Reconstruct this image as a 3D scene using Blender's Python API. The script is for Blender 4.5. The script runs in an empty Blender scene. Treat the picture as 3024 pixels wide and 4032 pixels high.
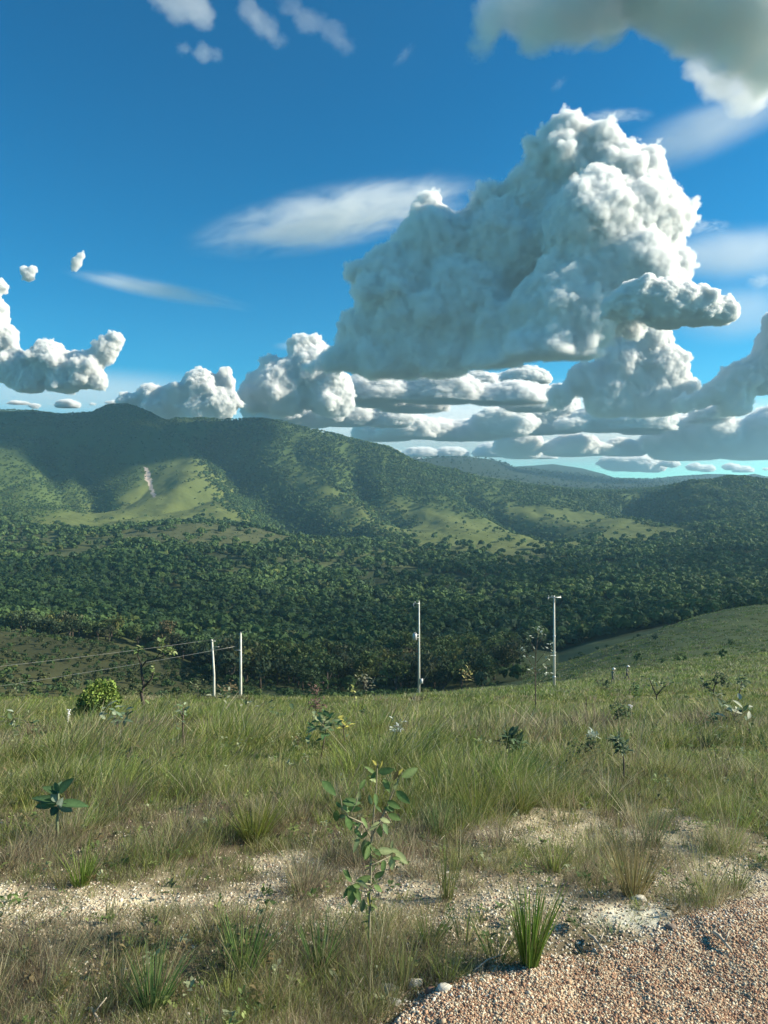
import bpy, bmesh, math, numpy as np
from mathutils import Vector
C = bpy.context.scene.collection
SC = bpy.context.scene
R_ = math.radians

# ---------------------------------------------------------------- camera, sky, sun, exposure
F, CX, CY = 2912.0, 1512.0, 2016.0          # focal length and centre of the photograph, in its pixels (26 mm lens, level)
cam = bpy.data.objects.new('camera', bpy.data.cameras.new('camera')); C.objects.link(cam)
cam.data.sensor_fit = 'VERTICAL'; cam.data.sensor_height = 36; cam.data.lens = 26
cam.data.clip_start = .05; cam.data.clip_end = 80000
cam.rotation_euler = (math.pi/2, 0, 0); SC.camera = cam
EL, AZ = R_(28), R_(88)
w = bpy.data.worlds.new('World'); SC.world = w; w.use_nodes = True
nt = w.node_tree
sk = nt.nodes.new('ShaderNodeTexSky'); sk.sky_type = 'NISHITA'; sk.sun_disc = False
sk.sun_elevation = EL; sk.sun_rotation = AZ; sk.altitude = 900; sk.air_density = 1.0; sk.dust_density = .25; sk.ozone_density = 2.2
hs = nt.nodes.new('ShaderNodeHueSaturation'); hs.inputs['Saturation'].default_value = 1.45; hs.inputs['Hue'].default_value = .488; hs.inputs['Value'].default_value = .80
bg = nt.nodes['Background']; bg.inputs[1].default_value = .09
gm = nt.nodes.new('ShaderNodeGamma'); gm.inputs[1].default_value = 1.22
nt.links.new(sk.outputs[0], hs.inputs['Color']); nt.links.new(hs.outputs[0], gm.inputs[0]); tn = nt.nodes.new('ShaderNodeVectorMath'); tn.operation = 'MULTIPLY'; tn.inputs[1].default_value = (.46, .87, .80); nt.links.new(gm.outputs[0], tn.inputs[0]); nt.links.new(tn.outputs[0], bg.inputs[0])
sun = bpy.data.objects.new('sun', bpy.data.lights.new('sun', 'SUN')); C.objects.link(sun)
sun.data.energy = 5.0; sun.data.angle = R_(.5); sun.data.color = (1, .91, .72)
sun.rotation_euler = (math.pi/2-EL, 0, math.pi-AZ)
vs = SC.view_settings; vs.view_transform = 'Standard'; vs.look = 'None'; vs.gamma = 1; vs.exposure = 1.0
cy = SC.cycles
cy.max_bounces = 10; cy.diffuse_bounces = 3; cy.glossy_bounces = 2; cy.transmission_bounces = 3
cy.volume_bounces = 5; cy.transparent_max_bounces = 12

# ---------------------------------------------------------------- helpers
rng = np.random.default_rng(11)
def W(px, py, d): return np.array([(px-CX)/F*d, d, -(py-CY)/F*d])
def tag(o, label=None, cat=None, group=None, kind=None):
    if label: o['label'] = label
    if cat: o['category'] = cat
    if group: o['group'] = group
    if kind: o['kind'] = kind
    return o
def empty(name, loc, label=None, cat=None, group=None):
    o = bpy.data.objects.new(name, None); C.objects.link(o); o.location = loc; o.empty_display_size = .2
    return tag(o, label, cat, group)
def mesh(name, V, Fc, mat=None, parent=None, col=None, smooth=False):
    """V n x 3, Fc m x k (one k), col n x 3 point colours"""
    V = np.asarray(V, np.float32); Fc = np.asarray(Fc, np.int32); k = Fc.shape[1]
    me = bpy.data.meshes.new(name)
    me.vertices.add(len(V)); me.vertices.foreach_set('co', V.ravel())
    me.loops.add(Fc.size); me.loops.foreach_set('vertex_index', Fc.ravel())
    me.polygons.add(len(Fc)); me.polygons.foreach_set('loop_start', np.arange(0, Fc.size, k, dtype=np.int32))
    me.update(calc_edges=True)
    if col is not None:
        a = me.color_attributes.new('col', 'FLOAT_COLOR', 'POINT')
        a.data.foreach_set('color', np.c_[col, np.ones(len(V))].astype(np.float32).ravel())
    if smooth: me.polygons.foreach_set('use_smooth', np.ones(len(Fc), bool))
    if mat: me.materials.append(mat)
    o = bpy.data.objects.new(name, me); C.objects.link(o)
    if parent: o.parent = parent
    return o
def h3(ix, iy, iz, s):
    n = (ix*374761393+iy*668265263+iz*2147483647+s*974634777) & 0xffffffff
    n = ((n ^ (n >> 13))*1274126177) & 0xffffffff
    n = ((n ^ (n >> 16))*2246822519) & 0xffffffff
    return ((n ^ (n >> 15)) & 0xffffff)/16777215.
def vnoise(P, s=0):
    I = np.floor(P).astype(np.int64); f = P-I; f = f*f*(3-2*f); r = 0
    for dx in (0, 1):
        wx = f[:, 0] if dx else 1-f[:, 0]
        for dy in (0, 1):
            wy = f[:, 1] if dy else 1-f[:, 1]
            for dz in (0, 1):
                wz = f[:, 2] if dz else 1-f[:, 2]
                r = r+wx*wy*wz*h3(I[:, 0]+dx, I[:, 1]+dy, I[:, 2]+dz, s)
    return r
def n2(x, y, L, s=0, octs=3):
    P = np.c_[np.ravel(x)/L, np.ravel(y)/L, np.zeros(np.size(x))]; r = 0; a = .5; t = 0
    for k in range(octs): r = r+a*vnoise(P*2.03**k+k*17.3, s+k); t += a; a *= .5
    return (r/t).reshape(np.shape(x))
def sstep(a, b, x): t = np.clip((x-a)/(b-a), 0, 1); return t*t*(3-2*t)
def inpoly(px, py, poly):
    r = np.zeros(np.shape(px), bool); n = len(poly)
    for i in range(n):
        x0, y0 = poly[i]; x1, y1 = poly[(i+1) % n]
        if y0 == y1: continue
        r ^= ((y0 > py) != (y1 > py)) & (px < (x1-x0)*(py-y0)/(y1-y0)+x0)
    return r
def ico(sub):
    b = bmesh.new(); bmesh.ops.create_icosphere(b, subdivisions=sub, radius=1); b.verts.ensure_lookup_table()
    v = np.array([x.co[:] for x in b.verts]); f = np.array([[x.index for x in q.verts] for q in b.faces]); b.free(); return v, f
IV1, IF1 = ico(1); IV2, IF2 = ico(2)
def rdir(n):
    v = rng.normal(size=(n, 3)); return v/np.linalg.norm(v, axis=1)[:, None]

# ---------------------------------------------------------------- materials
def newmat(name):
    m = bpy.data.materials.new(name); m.use_nodes = True; t = m.node_tree
    return m, t, t.nodes['Principled BSDF']
def L(t, a, b): t.links.new(a, b)
def attr_mat(name, rough=.75, transl=0., spec=.3, nscale=0, namp=.3, bump=0):
    """colour from the 'col' point attribute, mottled by noise, optionally translucent"""
    m, t, p = newmat(name)
    a = t.nodes.new('ShaderNodeVertexColor'); a.layer_name = 'col'; c = a.outputs[0]
    if nscale:
        g = t.nodes.new('ShaderNodeNewGeometry'); n = t.nodes.new('ShaderNodeTexNoise')
        n.inputs['Scale'].default_value = nscale; n.inputs['Detail'].default_value = 5; n.inputs['Roughness'].default_value = .65
        L(t, g.outputs['Position'], n.inputs['Vector'])
        mr = t.nodes.new('ShaderNodeMapRange'); mr.inputs[1].default_value = .3; mr.inputs[2].default_value = .7
        mr.inputs[3].default_value = 1-namp; mr.inputs[4].default_value = 1+namp; L(t, n.outputs[0], mr.inputs[0])
        v = t.nodes.new('ShaderNodeVectorMath'); v.operation = 'SCALE'; L(t, c, v.inputs[0]); L(t, mr.outputs[0], v.inputs['Scale']); c = v.outputs[0]
        if bump:
            b = t.nodes.new('ShaderNodeBump'); b.inputs['Strength'].default_value = 1; b.inputs['Distance'].default_value = bump
            L(t, n.outputs[0], b.inputs['Height']); L(t, b.outputs[0], p.inputs['Normal'])
    L(t, c, p.inputs['Base Color']); p.inputs['Roughness'].default_value = rough; p.inputs['Specular IOR Level'].default_value = spec
    if transl:
        tr = t.nodes.new('ShaderNodeBsdfTranslucent'); L(t, c, tr.inputs[0])
        x = t.nodes.new('ShaderNodeMixShader'); x.inputs[0].default_value = transl
        o = t.nodes['Material Output']; L(t, p.outputs[0], x.inputs[1]); L(t, tr.outputs[0], x.inputs[2]); L(t, x.outputs[0], o.inputs[0])
    return m
def plain(name, col, rough=.7, nscale=4., namp=.25, metal=0.):
    m, t, p = newmat(name)
    tc = t.nodes.new('ShaderNodeTexCoord'); n = t.nodes.new('ShaderNodeTexNoise'); n.inputs['Scale'].default_value = nscale; n.inputs['Detail'].default_value = 6
    L(t, tc.outputs['Object'], n.inputs['Vector'])
    r = t.nodes.new('ShaderNodeValToRGB'); e = r.color_ramp.elements
    e[0].position = .3; e[1].position = .7
    e[0].color = (*[c*(1-namp) for c in col], 1); e[1].color = (*[min(1, c*(1+namp)) for c in col], 1)
    L(t, n.outputs[0], r.inputs[0]); L(t, r.outputs[0], p.inputs['Base Color']); p.inputs['Roughness'].default_value = rough; p.inputs['Metallic'].default_value = metal
    return m
M_ground = attr_mat('terrain_soil', .95, 0, .1, 2.2, .3, .02)
M_grass = attr_mat('grass_blades', .6, .35, .25)
M_leaf = attr_mat('leaf', .6, .3, .2, 70, .22)
M_crown = attr_mat('tree_foliage', .75, .22, .2)
M_stone = attr_mat('stone', .85, 0, .2, 60, .25)
M_bark = plain('bark', (.11, .085, .065), .9, 9, .4)
M_deadwood = plain('dead_wood', (.42, .36, .28), .85, 12, .3)
M_concrete = plain('pole_concrete', (.68, .66, .58), .8, 1.5, .18)
M_steel = plain('galvanised_steel', (.45, .46, .46), .45, 8, .15, .5)
M_porcelain = plain('porcelain', (.6, .55, .5), .3, 5, .1)
M_box = plain('painted_box', (.66, .68, .7), .5, 6, .1)
M_wire = plain('wire', (.5, .49, .45), .5, 5, .1, .3)

# ---------------------------------------------------------------- terrain: profile of each direction (photo column), depth -> height
NEAR = [(1, -2.2), (2.6, -2.2), (4, -2.24), (6.5, -2.62), (8, -2.95), (10, -3.42), (14, -4.3), (20, -5.78), (30, -8.3), (45, -11.95)]
NR = [(d, CY-z/d*F) for d, z in NEAR]
PROF = {
 0: [(65, 2748), (95, 2795), (140, 2770), (200, 2620), (260, 2490), (300, 2505), (400, 2430), (550, 2320), (700, 2235), (900, 2135), (1050, 2060), (1250, 1950), (1500, 1810), (1750, 1690), (1950, 1625), (2250, 1650), (3000, 1800)],
 380: [(65, 2748), (95, 2795), (140, 2780), (200, 2640), (250, 2520), (290, 2530), (400, 2440), (550, 2320), (700, 2230), (850, 2150), (960, 2105), (1060, 2110), (1200, 2060), (1400, 1980), (1600, 1850), (1800, 1710), (1950, 1625), (2250, 1650), (3000, 1800)],
 760: [(65, 2748), (95, 2795), (140, 2800), (220, 2690), (300, 2600), (400, 2490), (500, 2390), (600, 2300), (750, 2190), (900, 2100), (1000, 2055), (1100, 2064), (1250, 2020), (1450, 1930), (1650, 1800), (1800, 1710), (1950, 1655), (2250, 1680), (3000, 1800)],
 1140: [(65, 2747), (95, 2790), (150, 2790), (250, 2690), (350, 2570), (450, 2460), (600, 2340), (800, 2210), (950, 2130), (1050, 2115), (1200, 2085), (1400, 1990), (1600, 1860), (1750, 1755), (1900, 1680), (2200, 1720), (3000, 1800)],
 1512: [(65, 2745), (95, 2780), (200, 2740), (300, 2620), (450, 2450), (650, 2310), (850, 2200), (1000, 2140), (1200, 2080), (1400, 2010), (1600, 1880), (1800, 1765), (2100, 1810), (3000, 1810), (3600, 1850)],
 1900: [(65, 2740), (90, 2716), (120, 2750), (200, 2720), (300, 2590), (450, 2440), (650, 2310), (850, 2210), (1000, 2160), (1150, 2110), (1350, 2050), (1550, 1950), (1700, 1875), (1900, 1905), (2600, 1860), (3200, 1806), (3800, 1850)],
 2198: [(65, 2735), (90, 2705), (130, 2715), (180, 2690), (235, 2600), (290, 2640), (400, 2480), (600, 2320), (800, 2220), (1000, 2150), (1200, 2100), (1400, 2040), (1600, 1960), (1700, 1920), (1900, 1935), (2600, 1910), (3300, 1870), (3700, 1885), (5000, 1832), (6000, 1860)],
 2441: [(65, 2725), (90, 2680), (120, 2645), (150, 2650), (200, 2570), (240, 2515), (300, 2550), (400, 2440), (600, 2310), (800, 2220), (1000, 2150), (1200, 2090), (1400, 2030), (1600, 1965), (1700, 1935), (1900, 1950), (2600, 1930), (3300, 1885), (5000, 1870), (6000, 1885)],
 2745: [(65, 2710), (90, 2660), (130, 2605), (160, 2610), (210, 2510), (260, 2425), (320, 2460), (450, 2380), (600, 2290), (800, 2200), (1000, 2120), (1200, 2030), (1400, 1940), (1550, 1885), (1700, 1905), (3000, 1905), (4500, 1870), (6000, 1890)],
 3024: [(65, 2700), (90, 2640), (140, 2575), (170, 2575), (220, 2480), (280, 2396), (340, 2430), (450, 2370), (600, 2280), (800, 2190), (1000, 2100), (1200, 2010), (1400, 1930), (1550, 1898), (1700, 1915), (3000, 1905), (4500, 1875), (6000, 1890)]}
dg = np.concatenate([np.geomspace(.6, 2.4, 14)[:-1], np.geomspace(2.4, 8, 260)[:-1], np.geomspace(8, 100, 230)[:-1], np.geomspace(100, 950, 280)[:-1], np.geomspace(950, 2200, 300)[:-1], np.geomspace(2200, 9000, 90)])
lg = np.log(dg)
TH0 = math.atan((3174-CX)/F)
thf = np.linspace(-TH0, TH0, 720)
side = np.linspace(TH0, math.pi, 44)[1:]
th = np.concatenate([-side[::-1][1:], thf, side])           # the last meets the first behind the camera
pxc = CX+F*np.tan(np.clip(th, -TH0, TH0))
pk = np.array(sorted(PROF)); K = []
for p in pk:
    q = NR+PROF[p]+[(9000, PROF[p][-1][1]+(1990-PROF[p][-1][1])*.6)]
    K.append(np.interp(lg, np.log([a for a, b in q]), [b for a, b in q]))
K = np.array(K)
ROW = np.empty((len(th), len(dg)))
for j in range(len(dg)): ROW[:, j] = np.interp(pxc, pk, K[:, j])
def gauss(A, s, ax):
    k = np.arange(-int(3*s), int(3*s)+1); g = np.exp(-k*k/2/s/s); g /= g.sum()
    P = np.pad(A, [(len(k)//2,)*2 if i == ax else (0, 0) for i in (0, 1)], mode='edge')
    return np.apply_along_axis(lambda v: np.convolve(v, g, 'valid'), ax, P)
far_ = dg > 30
ROW = gauss(ROW, 26, 0); ROW[:, far_] = gauss(ROW, 5, 1)[:, far_]
# crest lines, each a real ridge with its own depth window
CRESTS = [
 ([0, 137, 246, 365, 410, 440, 492, 530, 565, 620, 656, 693, 775, 957, 1021, 1094, 1185, 1276, 1367, 1512, 1630, 1722, 1877, 2095, 2196, 2387, 2542, 2651, 2788, 2879, 3024],
  [1605, 1609, 1623, 1614, 1592, 1585, 1583, 1592, 1605, 1632, 1648, 1637, 1637, 1641, 1643, 1650, 1673, 1691, 1714, 1750, 1801, 1833, 1860, 1896, 1906, 1924, 1924, 1892, 1876, 1874, 1892], 1400, 2150, .10, 11),
 ([820, 1900], [2760, 2760], 110, 112, .05, 0),
 ([2198, 2308, 2441, 2563, 2624, 2745, 2867, 3024], [2590, 2553, 2510, 2478, 2450, 2423, 2410, 2392], 200, 320, .12, 4),
 ([2320, 2441, 2563, 2684, 3024], [2655, 2640, 2615, 2597, 2574], 105, 165, .10, 5),
 ([0, 182, 337, 456, 638, 820], [2482, 2500, 2509, 2532, 2596, 2650], 215, 300, .12, 4),
 ([410, 547, 793, 1003, 1230], [2100, 2076, 2052, 2072, 2118], 880, 1060, .05, 6),
 ([1620, 1694, 1804, 1922, 1986, 2022, 2090, 2200, 2300, 2423, 2606], [1806, 1801, 1794, 1805, 1819, 1837, 1846, 1860, 1872, 1886, 1890], 2700, 3700, .16, 2),
 ([2059, 2177, 2287, 2378, 2423, 2560, 2651, 2788, 2862, 2934, 2970, 3024], [1834, 1826, 1842, 1865, 1881, 1886, 1874, 1865, 1866, 1870, 1864, 1876], 4200, 5800, .16, 1)]
for cx_, cr, a, b, s, off in CRESTS:
    if b < 115: continue
    jj = np.where((dg > a) & (dg < b))[0]
    tgt = np.interp(pxc, cx_, cr)+off
    on = sstep(cx_[0]-90, cx_[0]-10, pxc)*(1-sstep(cx_[-1]+10, cx_[-1]+90, pxc)) if (cx_[0] > 10 or cx_[-1] < 3000) else np.ones(len(pxc))
    if cx_[0] <= 10: on = 1-sstep(cx_[-1]+10, cx_[-1]+90, pxc)
    if cx_[-1] >= 3000: on = sstep(cx_[0]-90, cx_[0]-10, pxc) if cx_[0] > 10 else np.ones(len(pxc))
    m = ROW[:, jj]; am = m.argmin(1); dc = np.log(dg[jj[am]]); dc = np.convolve(np.pad(dc, 30, mode='edge'), np.ones(61)/61, 'valid')
    delta = (tgt-m.min(1))*on
    ROW += delta[:, None]*np.exp(-((lg[None, :]-dc[:, None])/s)**2)
rr = dg[None, :]/np.cos(np.clip(th, -TH0, TH0))[:, None]
Z = -(ROW-CY)/F*dg[None, :]
X = rr*np.sin(th)[:, None]; Y = rr*np.cos(th)[:, None]
PXG = np.repeat(pxc[:, None], len(dg), 1); DG = np.repeat(dg[None, :], len(th), 0)
back = sstep(R_(50), R_(95), np.abs(th))[:, None]
Z = Z*(1-back)+back*(-2.2-.25*np.log1p(rr/30)*6+n2(X, Y, 900, 71)*np.minimum(rr/15, 60))
# spurs and gullies on the big slopes
def seg_dist(px, d, pts):
    """distance in metres to a line given as (column, depth) points"""
    x = (px-CX)/F*d; y = d; best = np.full(np.shape(px), 1e9)
    for (a, da), (b, db) in zip(pts, pts[1:]):
        ax, bx = (a-CX)/F*da, (b-CX)/F*db; vx, vy = bx-ax, db-da
        t = np.clip(((x-ax)*vx+(y-da)*vy)/(vx*vx+vy*vy), 0, 1)
        best = np.minimum(best, np.hypot(x-ax-t*vx, y-da-t*vy))
    return best
hill = sstep(1050, 1350, DG)*(1-sstep(1850, 1960, DG))
Z -= hill*(np.abs(n2(X, Y*.35, 130, 5, 3)-.5)*-100+18)*sstep(0, 1, hill+.2)*.7*(1-.6*sstep(1650, 1850, DG))
RAV = [[(800, 1880), (905, 1740), (1010, 1560), (1120, 1380), (1260, 1220), (1330, 1120)],
       [(150, 1800), (210, 1560), (280, 1330)], [(300, 1750), (340, 1560), (390, 1380)], [(2480, 1620), (2540, 1420), (2700, 1200)], [(1850, 1560), (2080, 1340), (2200, 1150)], [(1390, 1640), (1450, 1480), (1560, 1330)]]
for i, (pts, dep, wd) in enumerate(zip(RAV, (60, 26, 26, 34, 24, 20), (60, 30, 28, 46, 34, 30))):
    Z -= dep*np.exp(-(seg_dist(PXG, DG, pts)/wd)**2)
Z += (n2(X, Y, 45, 15, 4)-.5)*np.clip((DG-60)/300, 0, 1)*9*(1-.75*sstep(1700, 1850, DG))
Z += (n2(X, Y, 6, 25, 3)-.5)*sstep(7, 30, DG)*.5*(1-back)
# near relief: hummocks of the rough ground, the gravel shoulder as a low berm
XY0 = CY-Z/DG*F
def gravel_line(px): return np.interp(px, [-200, 1480, 1591, 2016, 2198, 2441, 2684, 3024, 3400], [4350, 4060, 3940, 3811, 3765, 3690, 3629, 3508, 3370])
gw = sstep(-22, 30, XY0-gravel_line(PXG)-(n2(X, Y, .35, 84, 3)-.5)*150)*(DG < 12)
gw = np.where((np.abs(th) > TH0)[:, None], ((Y < 3.4-.35*X) & (rr < 14))*1.0, gw)
Z += (n2(X, Y, .9, 31, 3)-.5)*.16*(1-gw)*sstep(1.2, 3, DG)*(1-sstep(9, 14, DG))*(1-back)
gz = np.clip(gauss(gw.astype(float), 9, 0), 0, 1); gz[:, :] = gauss(gz, 9, 1) if True else gz
Z += gz*(.035+(n2(X, Y, .5, 33, 3)-.5)*.09)*(1-back)
Z += (n2(X, Y, .09, 35, 2)-.5)*.02*(DG < 9)
ROW = CY-Z/DG*F

def ground_z(px, d):
    i = np.interp(np.clip(px, pxc[43], pxc[42+719]), pxc[42:42+720], np.arange(42, 762)); j = np.interp(np.log(d), lg, np.arange(len(lg)))
    i0 = np.clip(i.astype(int), 0, len(th)-2); j0 = np.clip(j.astype(int), 0, len(lg)-2); a = i-i0; b = j-j0
    return Z[i0, j0]*(1-a)*(1-b)+Z[i0+1, j0]*a*(1-b)+Z[i0, j0+1]*(1-a)*b+Z[i0+1, j0+1]*a*b
def G(px, d):
    z = float(ground_z(np.array([float(px)]), np.array([float(d)]))[0]); return np.array([(px-CX)/F*d, d, z])
def at_row(px, row, lo=2.5, hi=64, up=0.):
    """nearest ground point below the spot seen at that pixel, up metres above the ground (grass height)"""
    ds = np.geomspace(lo, hi, 700); r = CY-(ground_z(np.full(700, float(px)), ds)+up)/ds*F
    k = np.where(r <= row)[0]; d = ds[k[0]] if len(k) else hi
    return G(px, d)

# ---------------------------------------------------------------- zones (used for ground colour and planting)
MEADOWS = [[(60, 2070), (230, 2010), (450, 1960), (600, 1870), (700, 1790), (790, 1800), (870, 1870), (980, 1970), (1230, 2125), (1003, 2075), (793, 2057), (547, 2078), (410, 2105), (250, 2100)],
           [(1270, 2050), (1320, 1980), (1480, 1960), (1700, 1995), (1900, 2045), (2000, 1975), (2180, 1995), (2450, 2030), (2820, 2095), (2500, 2150), (2100, 2175), (1700, 2165), (1330, 2135)],
           [(1060, 1850), (1200, 1870), (1420, 1960), (1400, 1985), (1250, 1950), (1100, 1900)],
           [(690, 1660), (900, 1650), (1010, 1652), (930, 1690), (800, 1720), (740, 1700)]]
MOUND = [(430, 2110), (547, 2070), (793, 2045), (1003, 2065), (1200, 2110), (1150, 2150), (900, 2170), (600, 2160)]
SCAR = [(566, 1838), (580, 1842), (597, 1885), (604, 1925), (616, 1958), (603, 1958), (590, 1925), (573, 1880)]
BROWN = [(-200, 2470), (182, 2490), (456, 2525), (638, 2590), (820, 2650), (820, 2780), (-200, 2780)]
CLEAR = [(1250, 2590), (1500, 2600), (1560, 2625), (1400, 2645), (1180, 2640)]
def soft(px, row, poly, s=8, n=5):
    r = 0; q = np.random.default_rng(5)
    for k in range(n): a, b = q.normal(size=2)*s; r = r+inpoly(px+a*1.6, row+b, poly)
    return r/n
def bare(px, row):
    """0..1 how bare the sandy roadside ground is at a photo position"""
    wob = (vnoise(np.c_[np.ravel(px)/130., np.ravel(row)/50., np.ones(np.size(px))], 9).reshape(np.shape(px))-.5)
    r = row+wob*90
    b = np.exp(-((r-3560+ (px-500)*.06)/95)**2)*(px < 1150)*.95
    b = np.maximum(b, np.exp(-((r-3425)/34)**2)*((px > 1000) & (px < 1750))*.9)
    b = np.maximum(b, np.exp(-((r-3570)/120)**2)*sstep(1150, 1350, px)*(1-sstep(2150, 2350, px))*.75)
    b = np.maximum(b, np.exp(-((r-3300)/110)**2)*sstep(1750, 1950, px)*(1-sstep(2700, 2900, px))*.72)
    b = np.maximum(b, np.exp(-((r-3470)/110)**2)*sstep(2350, 2600, px)*.85)
    b = np.maximum(b, np.exp(-(((px-2500)/230)**2+((r-3610)/70)**2)**1.5)*1.0)
    b = b*(.72+.28*sstep(.3, .6, vnoise(np.c_[np.ravel(px)/45., np.ravel(row)/22., np.full(np.size(px), 2.)], 19).reshape(np.shape(px))))
    return np.clip(b+(wob*.5)*(b > .2), 0, 1)

# ground colours
def mix(c, col, wgt): return c*(1-wgt[..., None])+np.array(col)*wgt[..., None]
shape = Z.shape
col = np.zeros(shape+(3,)); col[:] = (.115, .125, .045)
nz = n2(X, Y, 3, 41, 3); nzl = n2(X, Y, 110, 42, 3)
col = mix(col, (.17, .15, .075), sstep(.45, .7, nz)*(DG < 100)*.6)
valley = sstep(95, 130, DG)*(1-sstep(1000, 1100, DG)); col = mix(col, (.075, .09, .038), valley)
col = mix(col, (.065, .095, .03), sstep(1000, 1100, DG)*(1-sstep(2200, 2400, DG)))
col = mix(col, (.018, .028, .018), sstep(2200, 2400, DG))  # far ridge ground: cloud shade put into its dark colour
infr = (np.abs(th) <= TH0)[:, None]
for p in MEADOWS: col = mix(col, (.125, .145, .045), soft(PXG, ROW, p, 12, 9)*(DG > 900)*(.75+.5*(nzl-.5))*infr)
mound_w = soft(PXG, ROW, MOUND, 10, 7)*((DG > 800) & (DG < 1080))*infr
col = mix(col, (.085, .095, .042), mound_w)
col = mix(col, (.085, .085, .035), soft(PXG, ROW, BROWN, 10, 5)*((DG > 120) & (DG < 310))*.9*infr)
rh = ((DG > 100) & (DG < 330) & (PXG > 1800)); col = mix(col, (.105, .13, .052), rh*sstep(1800, 2250, PXG)*.9)
col = mix(col, (.10, .082, .045), soft(PXG, ROW, CLEAR, 10, 5)*((DG > 150) & (DG < 450))*.8)
col = mix(col, (.50, .40, .33), inpoly(PXG+(n2(X, Y, 14, 77)-.5)*16, ROW, SCAR)*1.0)
nb = (DG < 9)
bw = bare(PXG, ROW)*nb*infr
soil = np.array((.30, .235, .16)); cs = np.zeros(shape+(3,)); cs[:] = (.135, .11, .07)
cs = mix(cs, (.56, .49, .34), bw); nearw = 1-sstep(6.8, 9.5, DG+(nz-.5)*3)
col = col*(1-nearw[..., None])+cs*nearw[..., None]
white = np.exp(-(((PXG-2500)/190)**2+((ROW-3610)/50)**2)**2)*nb; col = mix(col, (.66, .63, .50), white)
gcol = np.zeros(shape+(3,)); gcol[:] = (.40, .27, .18); gcol = mix(gcol, (.52, .43, .30), sstep(.4, .65, n2(X, Y, .8, 43)))
col = col*(1-gw[..., None])+gcol*gw[..., None]
na, nd = shape
V = np.stack([X, Y, Z], -1).reshape(-1, 3)
V = np.r_[V, [[0, 0, -2.2]]]; cv = np.r_[col.reshape(-1, 3), [[.3, .18, .11]]]
i, j = np.meshgrid(np.arange(na-1), np.arange(nd-1), indexing='ij')
q = np.stack([i*nd+j, (i+1)*nd+j, (i+1)*nd+j+1, i*nd+j+1], -1).reshape(-1, 4)[:, ::-1]
jj = np.arange(nd-1); wrap = np.stack([(na-1)*nd+jj, jj, jj+1, (na-1)*nd+jj+1], -1)[:, ::-1]
c0 = len(V)-1; ii = np.arange(na); cap = np.stack([np.full(na, c0), ii*nd, ((ii+1) % na)*nd, np.full(na, c0)], -1)[:, :3]
g = mesh('ground', V, np.r_[q, wrap], M_ground, col=cv, smooth=True); tag(g, 'rolling savanna ground, valley and hills', kind='structure')
g2 = mesh('gravel_road', np.r_[V[ii*nd], V[-1:]], np.stack([np.full(na, na), (ii+1) % na, ii], -1), M_ground, col=np.tile([.3, .18, .11], (na+1, 1))); tag(g2, 'reddish gravel road surface under the viewpoint', kind='structure')

# ---------------------------------------------------------------- grass
def blades(P, H, Wd, lean, curl, col, segs=3, az=None, droop=0):
    """ribbons: base points, heights, widths, lean vector (xy), curl (extra bend), colours"""
    n = len(P); a = rng.uniform(0, math.pi, n) if az is None else az
    sx = np.c_[np.cos(a), np.sin(a)*.6, np.zeros(n)]
    ts = np.linspace(0, 1, segs+1); vs_, cs_ = [], []
    for k, t in enumerate(ts):
        off = lean*(t+curl[:, None]*t*t)*H[:, None]
        c = P+np.c_[off, H*(t-droop*t**3)-.01]
        sh = .86
        if k == segs: vs_.append(c[:, None, :]); cs_.append((col*sh)[:, None, :])
        else:
            wv = sx*(Wd*(1-t*.55)/2)[:, None]
            vs_.append(np.stack([c-wv, c+wv], 1)); cs_.append(np.repeat((col*sh)[:, None, :], 2, 1))
    V = np.concatenate(vs_, 1); Cc = np.concatenate(cs_, 1); m = V.shape[1]
    f = []
    for k in range(segs-1): f += [(2*k, 2*k+1, 2*k+3), (2*k, 2*k+3, 2*k+2)]
    f.append((2*segs-2, 2*segs-1, 2*segs))
    f = np.array(f); Fc = (f[None]+(np.arange(n)*m)[:, None, None]).reshape(-1, 3)
    return V.reshape(-1, 3), Fc, np.minimum(Cc, 1).reshape(-1, 3)
def blade_mesh(name, parts, parent=None):
    o = 0; Vs, Fs, Cs = [], [], []
    for v, f, c in parts: Vs.append(v); Fs.append(f+o); Cs.append(c); o += len(v)
    return mesh(name, np.concatenate(Vs), np.concatenate(Fs), M_grass, parent, col=np.concatenate(Cs))
GREENS = np.array([(.28, .34, .075), (.21, .29, .07), (.34, .37, .11), (.40, .38, .17), (.14, .20, .06)])
DRY = np.array([(.42, .35, .22), (.31, .24, .16), (.52, .46, .29), (.21, .16, .115), (.32, .32, .16)])
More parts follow.
